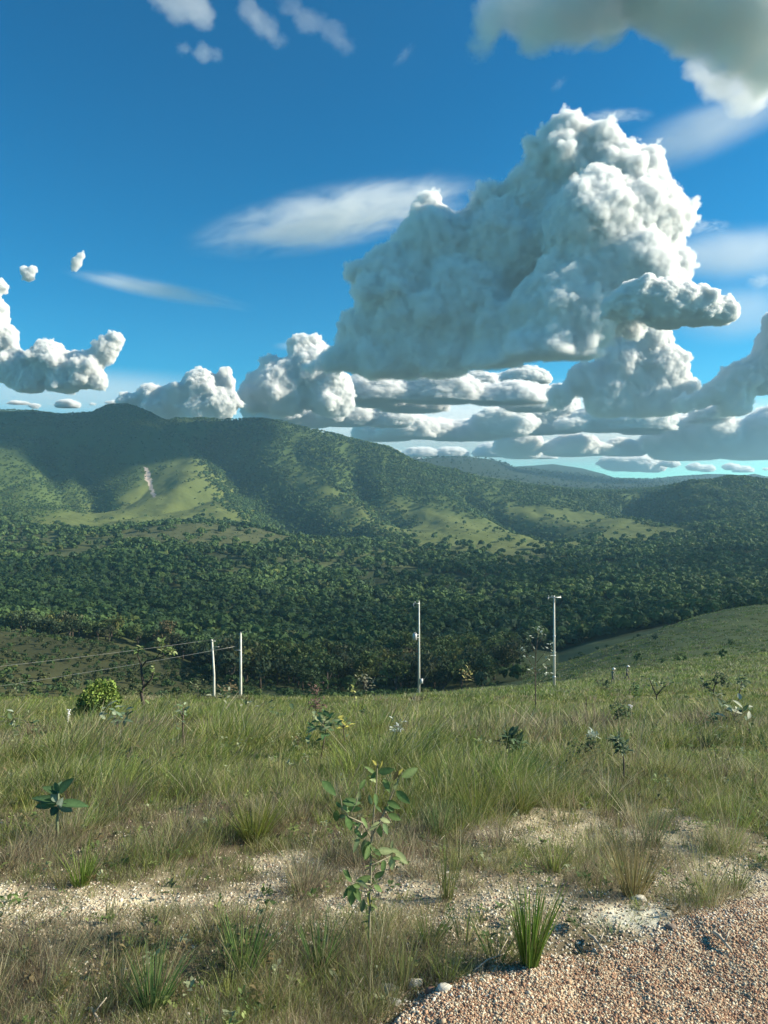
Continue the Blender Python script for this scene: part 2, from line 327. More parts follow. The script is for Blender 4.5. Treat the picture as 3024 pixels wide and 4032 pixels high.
def tufts(px, d, hgt, nb, spread, dryness, wmin, leanx=.14, segs=3, pxw=.75):
    """one tuft per (px, d); dryness 0..1 chooses the palette"""
    n = len(px); x = (px-CX)/F*d; z = ground_z(px, d)
    hue = rng.random(n); dr = rng.random(n) < dryness
    base = np.where(dr[:, None], DRY[(hue*len(DRY)).astype(int)], GREENS[(hue*len(GREENS)).astype(int)])*rng.uniform(.75, 1.2, n)[:, None]
    id_ = np.repeat(np.arange(n), nb); N = len(id_)
    r = np.sqrt(rng.random(N))*np.repeat(spread, nb); a = rng.uniform(0, 2*math.pi, N)
    P = np.c_[x[id_]+r*np.cos(a), d[id_]+r*np.sin(a), np.zeros(N)]
    P[:, 2] = ground_z(CX+P[:, 0]/P[:, 1]*F, P[:, 1])
    H = hgt[id_]*rng.uniform(.5, 1.15, N)
    out = r/np.repeat(spread, nb)
    lean = np.c_[np.cos(a), np.sin(a)]*(out*.45)[:, None]+rng.normal(size=(N, 2))*.2+(rng.normal(size=(n, 2))*.16)[id_]+np.array([leanx, .03])
    Wd = np.maximum(wmin, pxw*d[id_]/739.)*rng.uniform(.6, 1.4, N)
    c = base[id_]*rng.uniform(.75, 1.3, (N, 1))*(1+rng.normal(size=(N, 3))*.05)
    hl = rng.random(N) < .09; c[hl] = np.array((.62, .58, .36))*rng.uniform(.7, 1.1, (hl.sum(), 1))
    return blades(P, H, Wd, lean, rng.uniform(.1, .9, N), np.clip(c, .01, .8), segs)
parts = []
def sample_field(n, d0, d1, px0=-160, px1=3180):
    return rng.uniform(px0, px1, n), np.exp(rng.uniform(math.log(d0), math.log(d1), n))
# tall green field
px, d = sample_field(26000, 6.6, 66); lim = np.where(px > 1500, 100, 68)
row = CY-ground_z(px, d)/d*F; x = (px-CX)/F*d
k = n2(x, d, 1.4, 51, 2); h = np.clip(.16+.55*(k-.5)+.09*np.minimum(d-7, 9)/9, .06, .42)*np.exp(rng.normal(size=len(px))*.28)
dry = np.clip(.14+1.6*(n2(x, d, 2.6, 52, 2)-.5)+.35*sstep(1900, 2700, px)*(d < 16)-.1*(d > 14), 0, .8)
ok = (rng.random(len(px)) > bare(px, row)*(d < 9)) & (d < lim) & (rng.random(len(px)) < sstep(6.2, 8.6, d+n2(x, d, 1.1, 50)*2.2-.6))
px, d, h, dry = px[ok], d[ok], h[ok], dry[ok]
nr = d < 22
parts.append(tufts(px[nr], d[nr], h[nr], 34, np.full(nr.sum(), .13), dry[nr], .0035, segs=3))
q_ = nr & (rng.random(len(px)) < .06)      # flowering stalks and bent straws above the leaves
parts.append(tufts(px[q_], d[q_], h[q_]*1.55, 5, np.full(q_.sum(), .10), np.full(q_.sum(), .9), .004, leanx=.35, segs=4))
q_ = nr & (rng.random(len(px)) < .05)      # low dark green clumps
v_, f_, c_ = tufts(px[q_], d[q_], h[q_]*.7, 46, np.full(q_.sum(), .09), np.zeros(q_.sum()), .006, leanx=0, segs=2); parts.append((v_, f_, c_*.5))
parts.append(tufts(px[~nr], d[~nr], h[~nr]*.92, 30, .12+d[~nr]*.006, dry[~nr], .004, segs=2))
# right-hand slope beyond the crest and the flank behind it
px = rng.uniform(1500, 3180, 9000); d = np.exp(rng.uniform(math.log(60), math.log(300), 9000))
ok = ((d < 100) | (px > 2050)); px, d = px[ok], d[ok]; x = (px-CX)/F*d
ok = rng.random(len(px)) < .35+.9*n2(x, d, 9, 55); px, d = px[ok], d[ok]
parts.append(tufts(px, d, np.full(len(px), .42), 16, .25+d*.004, np.full(len(px), .12), .004, segs=2, pxw=.8)); v_, f_, c_ = parts[-1]; fd = 1-.15*sstep(88, 115, v_[:, 1:2]); parts[-1] = (v_, f_, c_*np.c_[fd*.92, fd, fd])  # blades beyond the crest darkened in colour for the slope's weaker light
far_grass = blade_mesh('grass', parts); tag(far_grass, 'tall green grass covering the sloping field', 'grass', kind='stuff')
# rough dry grass on the roadside ground
parts = []
px, d = sample_field(21000, 2.7, 9.4); row = CY-ground_z(px, d)/d*F; x = (px-CX)/F*d
ok = (rng.random(len(px)) > bare(px, row)*1.12) & (row < gravel_line(px)-12) & (rng.random(len(px)) < .25+sstep(.34, .48, n2(x, d, .35, 60, 3)))
px, d, x = px[ok], d[ok], x[ok]
h = np.clip(.03+.24*n2(x, d, .5, 61, 2)**1.5+.07*sstep(5, 8, d), .03, .3)*np.exp(rng.normal(size=len(px))*.4)
dry = np.clip(.78+1.4*(n2(x, d, .9, 62, 2)-.5)-.4*sstep(4.8, 6.5, d), .1, .97)
h = h*np.where(d < 5, .5, .66)
parts.append(tufts(px, d, h, 22, rng.uniform(.02, .11, len(px)), dry, .0018, .08, 3, .42))
q_ = rng.random(len(px)) < .045       # taller bunches among them, some green, some straw
parts.append(tufts(px[q_], d[q_], h[q_]*rng.uniform(1.3, 2.4, q_.sum()), 30, rng.uniform(.02, .06, q_.sum()), dry[q_]*.7, .003, .1, 4, .5))
q_ = rng.random(len(px)) < .10        # dark withered mats
parts.append(tufts(px[q_], d[q_], h[q_]*.6, 40, rng.uniform(.05, .12, q_.sum()), np.ones(q_.sum()), .0016, 0, 2, .4)); v_, f_, c_ = parts[-1]; parts[-1] = (v_, f_, c_*.45)
# litter: straws lying on the soil
n = 22000; px, d = sample_field(n, 2.6, 8); row = CY-ground_z(px, d)/d*F
ok = (row < gravel_line(px)-6); px, d = px[ok], d[ok]; n = len(px); a = rng.uniform(0, 2*math.pi, n)
P = np.c_[(px-CX)/F*d, d, ground_z(px, d)+.012]; ln = rng.uniform(.03, .12, n)
parts.append(blades(P, ln*rng.uniform(.05, .4, n), np.full(n, .0028), np.c_[np.cos(a), np.sin(a)]*(1/rng.uniform(.1, .45, n))[:, None]*.5, np.zeros(n), DRY[rng.integers(0, 5, n)]*rng.uniform(.7, 1.5, (n, 1)), 2))
rough = blade_mesh('dry_grass', parts); tag(rough, 'short dry brown and green grass scattered over the sandy verge', 'grass', kind='stuff')

n = 1500; px, d = sample_field(n, 3, 30); row = CY-ground_z(px, d)/d*F; ok = (row < gravel_line(px)-30) & (rng.random(n) > bare(px, row)*(d < 9)*.8); px, d = px[ok], d[ok]; n = len(px)
nl = 9; id_ = np.repeat(np.arange(n), nl); a = rng.uniform(0, 6.28, n*nl); e = rng.uniform(.1, 1.2, n*nl); ln = (rng.uniform(.014, .042, n)*(1+d*.11))[id_]*rng.uniform(.6, 1.2, n*nl)
hh = (rng.uniform(.02, .10, n)+.24*sstep(6, 9, d)*rng.uniform(.4, 1.15, n))[id_]*rng.uniform(.5, 1, n*nl)
B_ = np.c_[(px-CX)/F*d, d, ground_z(px, d)][id_]+np.c_[rng.normal(size=(n*nl, 2))*.015, hh]; ax_ = np.c_[np.cos(a)*np.cos(e), np.sin(a)*np.cos(e), np.sin(e)]*ln[:, None]; sd_ = np.c_[-np.sin(a), np.cos(a), np.zeros(n*nl)]*(ln*.22)[:, None]
Vh = np.stack([B_, B_+ax_*.5+sd_, B_+ax_-np.c_[np.zeros((n*nl, 2)), ln*.25], B_+ax_*.5-sd_], 1).reshape(-1, 3)
hc = np.array([(.08, .13, .045), (.13, .19, .06), (.22, .27, .09), (.10, .12, .06), (.20, .16, .08), (.30, .34, .20)])[rng.integers(0, 6, n)][id_]*rng.uniform(.7, 1.3, (n*nl, 1))
hb = mesh('low_herbs', Vh, np.arange(4*n*nl).reshape(-1, 4), M_leaf, col=np.repeat(hc, 4, 0)); tag(hb, 'small leafy herbs sprinkled through the grass', 'herbs', kind='stuff')

# individual tufts that stand out: (column, base row, height px, half width px, palette, blades, blade width, label)
G_ = lambda *c: np.array(c)
TUFTS = [
 (2085, 3800, 340, 95, G_(.17, .27, .045), 190, .007, 'bright green stiff grass tuft at the edge of the red gravel'),
 (1960, 3790, 200, 110, G_(.16, .22, .06), 50, .006, 'thin green grass tuft leaning left of the bright green tuft'),
 (2490, 3530, 260, 110, G_(.33, .28, .12), 230, .004, 'tall straw-coloured grass tuft behind the white sand patch'),
 (2570, 3330, 170, 90, G_(.13, .21, .08), 120, .004, 'dark green grass tuft behind the tall straw-coloured one'),
 (2180, 3430, 130, 70, G_(.25, .30, .08), 70, .005, 'small yellow-green tuft on the stony ground left of the straw-coloured tuft'),
 (1758, 3545, 270, 60, G_(.22, .24, .08), 80, .005, 'narrow upright grass tuft growing on a small dark mound'),
 (1730, 3290, 180, 90, G_(.18, .25, .09), 90, .006, 'fan of pale green blades right of the leafy sapling'),
 (320, 3490, 160, 75, G_(.19, .28, .05), 130, .006, 'fresh green bushy tuft beside the sand at left'),
 (245, 3500, 120, 45, G_(.30, .27, .12), 60, .004, 'straw tuft just left of the fresh green bushy tuft'),
 (600, 3970, 260, 120, G_(.15, .24, .08), 120, .007, 'large loose green tuft at the bottom edge left'),
 (960, 3830, 240, 120, G_(.16, .24, .07), 100, .007, 'green tuft of broad blades left of the sapling foot'),
 (1260, 3800, 210, 100, G_(.14, .22, .07), 70, .007, 'dark green tuft between the broad-bladed tuft and the sapling'),
 (1590, 3890, 260, 70, G_(.25, .26, .10), 36, .006, 'few long stalks rising from white stones by the gravel'),
 (1690, 3720, 170, 90, G_(.20, .25, .07), 60, .005, 'low green tuft right of the sapling foot'),
 (1830, 3720, 200, 60, G_(.27, .31, .10), 16, .007, 'pair of long pale blades standing above dry grass'),
 (2900, 3500, 130, 60, G_(.17, .24, .07), 100, .004, 'small round green tuft near the right edge'),
 (2690, 3610, 90, 40, G_(.28, .24, .14), 50, .003, 'tiny dry tuft at the right rim of the white sand'),
 (2420, 3690, 70, 110, G_(.14, .21, .07), 60, .004, 'low creeping green tuft on the gravel rim below the white sand'),
 (430, 3640, 190, 30, G_(.24, .27, .11), 14, .005, 'single thin clump of upright stalks on the pale sand'),
 (2340, 3800, 60, 60, G_(.2, .2, .08), 40, .004, 'small weedy tuft below the creeping green one'),
 (1000, 3310, 190, 110, G_(.22, .25, .05), 260, .005, 'dense yellow-green bushy tuft at the rear of the sand band'),
 (1880, 3210, 190, 130, G_(.20, .24, .05), 260, .005, 'broad bushy yellow-green tuft right of the pale green fan'),
 (2050, 3200, 150, 90, G_(.21, .25, .06), 160, .005, 'yellow-green tuft beside the broad bushy one'),
 (480, 3190, 120, 100, G_(.22, .16, .12), 260, .003, 'brownish dead grass mound right of the broad-leaved plant'),
 (750, 3140, 75, 70, G_(.075, .07, .06), 220, .004, 'blackish low burnt tuft in the tall grass at left'),
 (1960, 3330, 110, 120, G_(.27, .22, .17), 260, .003, 'greyish dry grass mound in front of the yellow-green tufts'),
 (2790, 2960, 110, 55, G_(.07, .11, .05), 200, .006, 'dark rounded tuft in the field at right'),
]
for px, row, hp, hw, c, nb, bw_, lab in TUFTS:
    p = at_row(px, row, 2.6, 30); d = p[1]; h = hp/F*d; r = hw/F*d
    n = nb; a = rng.uniform(0, 2*math.pi, n); rad = np.sqrt(rng.random(n))
    loc = np.c_[np.cos(a)*rad*r*.28, np.sin(a)*rad*r*.28, np.full(n, -.02)]
    lean = np.c_[np.cos(a), np.sin(a)]*(rad*r/h*.9)[:, None]+rng.normal(size=(n, 2))*.06+np.array([.05, 0])
    cc = np.clip(c*rng.uniform(.65, 1.35, (n, 1))*(1+rng.normal(size=(n, 3))*.06), .01, .8)
    dd = rng.random(n) < .12; cc[dd] = np.array((.42, .36, .2))*rng.uniform(.6, 1.1, (dd.sum(), 1))
    o = blade_mesh('grass_tuft', [blades(loc, h*rng.uniform(.55, 1.08, n), np.full(n, bw_)*rng.uniform(.6, 1.3, n), lean, rng.uniform(0, .8, n), cc, 5)])
    o.location = p; tag(o, lab, 'grass tuft', 'grass tufts on the verge')

# ---------------------------------------------------------------- stones
def stones(name, P, S, colr, label):
    n = len(P); nv = len(IV1)
    A = rng.uniform(.6, 1.3, (n, 1, 3)); A[:, :, 2] *= .75
    V = IV1[None]*(1+rng.uniform(-.28, .28, (n, nv, 1)))*A*S[:, None, None]
    t = rng.uniform(0, 2*math.pi, n); c, s = np.cos(t)[:, None], np.sin(t)[:, None]
    V = np.stack([V[..., 0]*c-V[..., 1]*s, V[..., 0]*s+V[..., 1]*c, V[..., 2]], -1)+P[:, None, :]
    Fc = (IF1[None]+(np.arange(n)*nv)[:, None, None]).reshape(-1, 3)
    o = mesh(name, V.reshape(-1, 3), Fc, M_stone, col=np.repeat(colr, nv, 0)); tag(o, label, 'gravel', kind='stuff'); return o
n = 330000; px, d = rng.uniform(1350, 3200, n), np.exp(rng.uniform(math.log(2.4), math.log(7.2), n)); row = CY-ground_z(px, d)/d*F
wv = (n2((px-CX)/F*d, d, .35, 84, 3)-.5)*150; ok = row > gravel_line(px)-10+wv+rng.exponential(1, n)*np.where(rng.random(n) < .5, 14, 3); px, d = px[ok], d[ok]; n = len(px)
S = rng.random(n)**3*.0062+.0017; big = rng.random(n) < .01; S[big] *= 1.8
P = np.c_[(px-CX)/F*d, d, ground_z(px, d)+S*.25]
pal = np.array([(.44, .265, .165), (.36, .21, .135), (.52, .39, .26), (.60, .51, .36), (.29, .175, .12), (.49, .32, .20), (.66, .59, .45)])
red = n2(P[:, 0], P[:, 1], .7, 81); idx = rng.integers(0, 7, n); pale = rng.random(n) < sstep(.45, .7, red)*.6; idx[pale] = rng.choice([2, 3, 6], pale.sum())
stones('gravel', P, S, pal[idx]*rng.uniform(.65, 1.15, (n, 1)), 'loose reddish and cream gravel of the road shoulder')
n = 110000; px, d = sample_field(n, 2.6, 8.2); row = CY-ground_z(px, d)/d*F; x = (px-CX)/F*d
ok = (row < gravel_line(px)+85) & (rng.random(n) < bare(px, row)*.9+.10+.3*(n2(x, d, .5, 83) > .58)+.5*(row > gravel_line(px)-110)) & (rng.random(n) > np.exp(-(((px-2500)/170)**2+((row-3610)/42)**2)**2)*.9); px, d = px[ok], d[ok]; n = len(px)
S = rng.uniform(.3, 1, n)**2.2*.0085+.0022
P = np.c_[(px-CX)/F*d, d, ground_z(px, d)+S*.2]
pal = np.array([(.62, .56, .44), (.55, .46, .34), (.68, .64, .55), (.45, .36, .26), (.38, .27, .2)])
stones('pebbles', P, S, pal[rng.integers(0, 5, n)]*rng.uniform(.7, 1.1, (n, 1)), 'cream pebbles strewn over the sandy verge')
for px, row, s, lab in [(1630, 3880, .03, 'pale rock beneath the long stalks by the gravel'), (1530, 3900, .034, 'larger pale rock at the tip of the gravel'), (1700, 3905, .024, 'reddish rock on the gravel edge right of the pale rocks'),
                        (1750, 3895, .03, 'small white rock on the gravel edge'), (2520, 3545, .035, 'whitish flat rock at the top of the white sand'), (2640, 3655, .022, 'dark grey rock on the gravel rim'), (1550, 3955, .028, 'grey rock half hidden in dry grass at the bottom')]:
    p = at_row(px, row, 2.4, 9); v = IV2*np.array([1.3, 1, .7])*s; v = v*(1+(vnoise(IV2*1.7+px, 3)-.5)[:, None]*.8)
    cc = (.30, .17, .12) if 'reddish' in lab else (.2, .16, .13) if 'dark' in lab else (.32, .32, .3) if 'grey' in lab else (.6, .57, .48)
    o = mesh('rock', v, IF2, M_stone, col=np.tile(cc, (len(v), 1))); o.location = p+[0, 0, s*.2]; tag(o, lab, 'rock', 'rocks along the gravel edge')

# ---------------------------------------------------------------- tubes, leaves, plants
def tube(bm, pts, rad, n=7):
    pts = [Vector(p) for p in pts]; rings = []
    for i, p in enumerate(pts):
        t = (pts[min(i+1, len(pts)-1)]-pts[max(i-1, 0)]).normalized()
        u = t.cross(Vector((0.3, 1, .1))).normalized(); v = t.cross(u)
        rings.append([bm.verts.new(p+(u*math.cos(2*math.pi*k/n)+v*math.sin(2*math.pi*k/n))*rad[i]) for k in range(n)])
    for a, b in zip(rings, rings[1:]):
        for k in range(n): bm.faces.new((a[k], a[(k+1) % n], b[(k+1) % n], b[k]))
    bm.faces.new(rings[0][::-1]); bm.faces.new(rings[-1])
def bobj(name, bm, mat, parent=None, smooth=True):
    me = bpy.data.meshes.new(name); bmesh.ops.recalc_face_normals(bm, faces=bm.faces); bm.to_mesh(me); bm.free(); me.materials.append(mat)
    if smooth: me.polygons.foreach_set('use_smooth', [True]*len(me.polygons))
    o = bpy.data.objects.new(name, me); C.objects.link(o)
    if parent: o.parent = parent
    return o
def stem_obj(name, lines, mat, parent, n=6):
    bm = bmesh.new()
    for pts, r0, r1 in lines:
        k = len(pts); tube(bm, pts, [r0+(r1-r0)*i/(k-1) for i in range(k)], n)
    return bobj(name, bm, mat, parent)
LU = np.linspace(0, 1, 7)
def leaf_geo(base, tip, width, up=(0, 0, 1), fold=.25, curl=.15, wavy=0.):
    """one pointed leaf with folded midrib: V, F"""
    base, tip = np.array(base, float), np.array(tip, float); ax = tip-base; ln = np.linalg.norm(ax); ax = ax/ln
    s = np.cross(ax, up); s = s/(np.linalg.norm(s)+1e-9); nrm = np.cross(s, ax)
    V = []
    for u in LU:
        wd = width/2*math.sin(math.pi*min(1, u**.8*.97+.03))**.75*(1+wavy*math.sin(u*19)); c = base+ax*u*ln-nrm*curl*ln*u*u
        V += [c-s*wd+nrm*wd*fold*2, c, c+s*wd+nrm*wd*fold*2]
    Fc = []
    for k in range(6): Fc += [(3*k, 3*k+1, 3*k+4, 3*k+3), (3*k+1, 3*k+2, 3*k+5, 3*k+4)]
    return np.array(V), np.array(Fc)
def leaves_obj(name, lst, parent, mat=None):
    Vs, Fs, Cs = [], [], []; o = 0
    for (b, t, wd, c, *kw) in lst:
        v, f = leaf_geo(b, t, wd, **(kw[0] if kw else {})); Vs.append(v); Fs.append(f+o); o += len(v)
        cc = np.tile(np.array(c)*rng.uniform(.8, 1.2), (len(v), 1)); cc[1::3] *= 1.5; Cs.append(np.clip(cc, 0, .9))
    return mesh(name, np.concatenate(Vs), np.concatenate(Fs), mat or M_leaf, parent, col=np.concatenate(Cs), smooth=True)

# the leafy sapling in the foreground
B0 = at_row(1452, 3745, 2.6, 9); D0 = B0[1]
def S7(x, y, dz=0.): return W(1008+x/1.646, 2900+y/1.646, D0+dz)-B0
root = empty('leafy_sapling', B0, 'tall thin sapling with broad toothed leaves in the middle of the verge', 'sapling')
stem_obj('stem', [([(0, 0, -.03), S7(733, 1290), S7(738, 1100), S7(743, 900, .02), S7(745, 700), S7(756, 600), S7(768, 450, -.02), S7(780, 330), S7(787, 180)], .008, .0025),
                  ([S7(752, 640), S7(800, 560, .03), S7(860, 430, .05), S7(900, 330, .05), S7(935, 250, .04)], .006, .002),
                  ([S7(745, 660), S7(690, 560, -.06), S7(600, 520, -.09), S7(560, 470, -.1), S7(545, 380, -.1)], .005, .002),
                  ([S7(600, 520, -.09), S7(650, 430, -.08), S7(665, 360, -.08)], .003, .0015),
                  ([S7(743, 835), S7(800, 810, .05), S7(885, 768, .1)], .005, .002),
                  ([S7(741, 960), S7(690, 950, -.05), S7(625, 945, -.1)], .005, .002),
                  ([S7(741, 1010), S7(700, 1005, .05), S7(650, 985, .1)], .004, .002),
                  ([S7(770, 590), S7(830, 540, -.06)], .003, .0015)], plain('sapling_bark', (.22, .2, .13), .8, 30, .3), root)
dkl, mdl, grl, yll = (.07, .125, .04), (.11, .17, .055), (.22, .26, .12), (.30, .28, .07)
lv = []
for x, y, an, ln, c, dz in [(475, 335, -38, 120, dkl, -.1), (740, 215, 130, 80, mdl, .02), (757, 262, -120, 70, dkl, 0), (845, 222, 12, 105, mdl, -.03), (1000, 232, 18, 120, mdl, .04), (848, 320, -62, 90, mdl, .05), (955, 395, -42, 120, dkl, .03),
                          (775, 412, -85, 75, dkl, -.03), (868, 470, -15, 75, dkl, .03), (622, 425, -8, 120, dkl, -.08), (640, 468, 4, 90, mdl, -.06), (520, 520, -95, 95, dkl, -.1), (605, 565, -68, 115, dkl, -.09), (842, 545, -20, 75, grl, -.06),
                          (900, 522, -24, 95, mdl, .05), (664, 385, 80, 80, grl, -.08), (690, 308, 55, 70, mdl, -.08), (662, 628, -42, 65, mdl, -.05), (703, 560, -55, 70, mdl, -.04), (800, 610, -70, 90, mdl, .03), (722, 750, -95, 150, mdl, 0), (700, 720, -100, 120, grl, .02),
                          (825, 845, -95, 80, mdl, .06), (882, 825, -78, 110, grl, .1), (945, 785, -38, 110, grl, .1), (840, 742, -6, 110, grl, .08), (788, 752, -40, 70, dkl, .04), (590, 900, 128, 90, mdl, -.1), (595, 895, 105, 70, dkl, -.1), (695, 930, 18, 110, mdl, -.05),
                          (620, 1030, -92, 130, mdl, -.1), (588, 1008, -125, 80, dkl, -.1), (658, 1025, -62, 90, mdl, -.1), (800, 895, 35, 80, mdl, .03), (792, 985, -45, 80, mdl, .02), (738, 1060, -85, 80, yll, 0), (756, 860, 60, 60, grl, .02),
                          (905, 255, -110, 80, (.13, .11, .05), .04), (815, 185, 65, 60, yll, 0), (770, 170, 115, 50, yll, 0), (935, 230, 65, 60, yll, .04), (880, 700, 80, 60, grl, .1), (900, 740, -20, 70, grl, .1), (690, 1100, -95, 90, (.12, .16, .08), -.02), (650, 700, -110, 90, (.11, .15, .07), -.03), (700, 640, -130, 70, mdl, -.03)]:
    a = R_(an); h = ln/2/1.646/F*D0; c0_ = S7(x, y, dz); dv = np.array([math.cos(a)*h, rng.normal()*h*.35, math.sin(a)*h])
    upv = (rng.normal()*.4+.35, -1., .55+rng.normal()*.3)
    lv.append((c0_-dv, c0_+dv, ln/1.646/F*D0*(.46 if ln > 60 and abs(an) < 100 else .36), c, dict(up=upv, fold=.12, curl=rng.uniform(0, .2), wavy=.09)))
for k in range(22):    # more leaves along the upper branches
    b = [S7(770, 450), S7(860, 430, .05), S7(900, 330, .05), S7(600, 520, -.09), S7(555, 430, -.1), S7(745, 700), S7(785, 300), S7(830, 560, 0), S7(690, 560, -.06), S7(880, 770, .09), S7(630, 950, -.09)][k % 11]+rng.normal(size=3)*.012
    a = rng.uniform(0, 6.28); l_ = rng.uniform(.045, .085); lv.append((b, b+np.array([math.cos(a)*l_, rng.normal()*.03, math.sin(a)*l_*.8]), l_*.42, [dkl, mdl, grl, (.12, .18, .08)][k % 4], dict(up=(rng.normal()*.6, -.8, .6), fold=.15, curl=rng.uniform(0, .35), wavy=.1)))
for k in range(26):    # small young and withered leaves along the stem
    y = rng.uniform(640, 1280); b = S7(742, y); a = rng.uniform(0, 6.28); l_ = rng.uniform(.03, .06)
    lv.append((b, b+np.array([math.cos(a)*l_, math.sin(a)*l_*.6, rng.uniform(-.6, .5)*l_]), l_*.3, (.14, .18, .07)))
leaves_obj('leaves', lv, root)

# broad-leaved plant at left
B1 = at_row(228, 3290, 2.6, 14, .07); D1 = B1[1]
def S6(x, y, dz=0.): return W(x/1.646, 3000+y/1.646, D1+dz)-B1
root = empty('broad_leaved_plant', B1, 'low plant with big dark cabbage-like leaves at the left edge of the grass', 'plant')
stem_obj('stem', [([(0, 0, -.03), S6(370, 400), S6(378, 300), S6(378, 190)], .014, .007)], plain('green_stem', (.16, .19, .1), .6, 20, .2), root)
c1 = (.06, .11, .045); lv = []
for (x0, y0, x1, y1, wd, c, u) in [(375, 270, 200, 215, 66, c1, (0, -.3, 1)), (378, 265, 215, 285, 60, c1, (0, -.9, .7)), (385, 270, 575, 275, 62, c1, (0, -.5, 1)), (380, 200, 470, 105, 55, c1, (-.4, -1, .4)), (375, 205, 275, 155, 48, c1, (0, -.5, 1)),
                               (380, 210, 400, 120, 50, (.09, .14, .08), (.2, -1, .2)), (372, 260, 335, 180, 45, (.16, .2, .14), (.6, -1, 0)), (380, 290, 400, 240, 40, (.26, .3, .22), (0, -1, .2)), (385, 280, 470, 320, 45, (.14, .19, .12), (0, -1, .5)), (372, 290, 330, 350, 50, (.05, .09, .05), (0, -1, .5)), (378, 200, 350, 130, 40, c1, (0, -1, .3))]:
    lv.append((S6(x0, y0), S6(x1, y1, rng.uniform(-.1, .06)), wd/1.646/F*D1*1.15, c, dict(up=u, fold=.18, curl=.12, wavy=.08)))
leaves_obj('leaves', lv, root)

def twig_plant(px, row, hp, wp, label, cat='plant', leafn=18, leafpx=16, c=(.08, .13, .055), c2=None, lines=None, name='small_shrub', lo=5, hi=64, d=None, thick=.012, group=None, rosette=False, stemmat=None, dens=3, up=None):
    if up is None: up = (.26 if row < 2960 else .12) if row < 3100 else 0.
    if rosette and hp < 100: up = .1
    p = at_row(px, row, lo, hi, up) if d is None else G(px, d)
    s = p[1]/F; h, wd = hp*s, wp*s; root = empty(name, p, label, cat, group); tips = []; L_ = []
    if lines:
        for ln, r0, r1 in lines:
            pts = [np.array([x*s, rng.normal()*.06*h*(i > 0), y*s+(up if y > -20 else -.1)]) for i, (x, y) in enumerate(ln)]; L_.append((pts, r0*s, r1*s)); tips += pts[len(pts)//2:]
    else:
        top = np.array([rng.normal()*.1*wd, 0, up+h*.85]); mid = np.array([rng.normal()*.12*wd, 0, up+h*.45]); L_.append(([(0, 0, -.05), mid, top], thick, thick*.4)); tips += [top] if rosette else [top, mid, (top+mid)/2]
        for k in range(dens):
            b = mid*(.8+.2*rng.random())+(top-mid)*rng.random(); a = rng.uniform(0, 6.28)
            e = b+np.array([math.cos(a)*wd*.5, math.sin(a)*wd*.5, h*rng.uniform(.05, .4)]); L_.append(([b, (b+e)/2+[0, 0, h*.04], e], thick*.5, thick*.25)); tips.append(e)
    stem_obj('stem', L_, stemmat or M_bark, root, 5); lv = []
    ll = leafpx*s*1.25
    for k in range(leafn):
        t = tips[rng.integers(len(tips))]+rng.normal(size=3)*ll*(.15 if rosette else .5); a = rng.uniform(0, 6.28); e = rng.uniform(-.3, 1.1)
        dv = np.array([math.cos(a)*math.cos(e), math.sin(a)*math.cos(e), math.sin(e)])*ll*rng.uniform(.6, 1.1)
        cc = c if c2 is None or rng.random() > .4 else c2
        lv.append((t, t+dv, ll*(.2 if rosette else .42), cc, dict(up=(rng.normal()*.3, -.3, 1), fold=.15, curl=.2)))
    leaves_obj('leaves', lv, root); return root

# dense round bush with trunk
def clumps(cn, rad, n, size, c, jit=.25, shell=.55, flat=1.):
    """n leaf-clump quads spread through ellipsoids: returns V, F, col"""
    dr = rdir(n); r = shell+(1-shell)*rng.random(n)**.5
    P = cn+dr*rad*r[:, None]*np.array([1, 1, flat])
    a = rdir(n); a = a+dr*.6; a /= np.linalg.norm(a, axis=1)[:, None]
    u = np.cross(a, rdir(n)); u /= np.linalg.norm(u, axis=1)[:, None]; v = np.cross(a, u)
    sz = (size*rng.uniform(.55, 1.25, n))[:, None]; u = u*sz; v = v*sz*rng.uniform(.5, .9, (n, 1))
    V = np.stack([P-u, P-v*.9+u*.1, P+u*1.1, P+v], 1).reshape(-1, 3)
    cc = np.repeat(np.clip(np.array(c)*rng.uniform(1-jit, 1+jit, (n, 1))*(1+rng.normal(size=(n, 3))*.04), .005, .8), 4, 0)
    return V, np.arange(4*n).reshape(-1, 4), cc
def clump_obj(name, lst, mat, parent):
    o = 0; Vs, Fs, Cs = [], [], []
    for v, f, c in lst: Vs.append(v); Fs.append(f+o); Cs.append(c); o += len(v)
    return mesh(name, np.concatenate(Vs), np.concatenate(Fs), mat, parent, col=np.concatenate(Cs))
p = at_row(388, 2872, 8, 40); s = p[1]/F
s *= 1.2; root = empty('round_bush', p, 'dense round green bush with a short trunk in the left field', 'bush')
stem_obj('trunk', [([(0, 0, -.1), (0, 0, 20*s), (-4*s, 0, 60*s)], 5*s, 3*s), ([(0, 0, 20*s), (30*s, 0, 60*s), (45*s, 5*s, 100*s)], 3*s, 1.5*s), ([(0, 0, 25*s), (-30*s, -5*s, 60*s), (-50*s, 0, 90*s)], 3*s, 1.5*s)], M_bark, root)
lst = []
for x, z, r, n in [(-10, 118, 38, 420), (25, 130, 34, 380), (40, 95, 36, 380), (-30, 85, 42, 460), (5, 75, 44, 420), (-50, 55, 34, 300), (-60, 35, 26, 180), (30, 60, 32, 240), (0, 140, 26, 220)]:
    lst.append(clumps(np.array([x*s, rng.normal()*12*s, z*s]), r*s, n, 5.5*s, (.19, .26, .06) if z > 90 else (.10, .17, .05), .4, .3))  # sunlit top and shaded underside put into the clump colours
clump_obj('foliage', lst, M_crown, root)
twig_plant(455, 2866, 60, 80, 'large-leaved low plant at the right foot of the round bush', leafn=24, leafpx=34, c=(.10, .15, .09), c2=(.2, .24, .16), lo=8, name='leafy_herb')
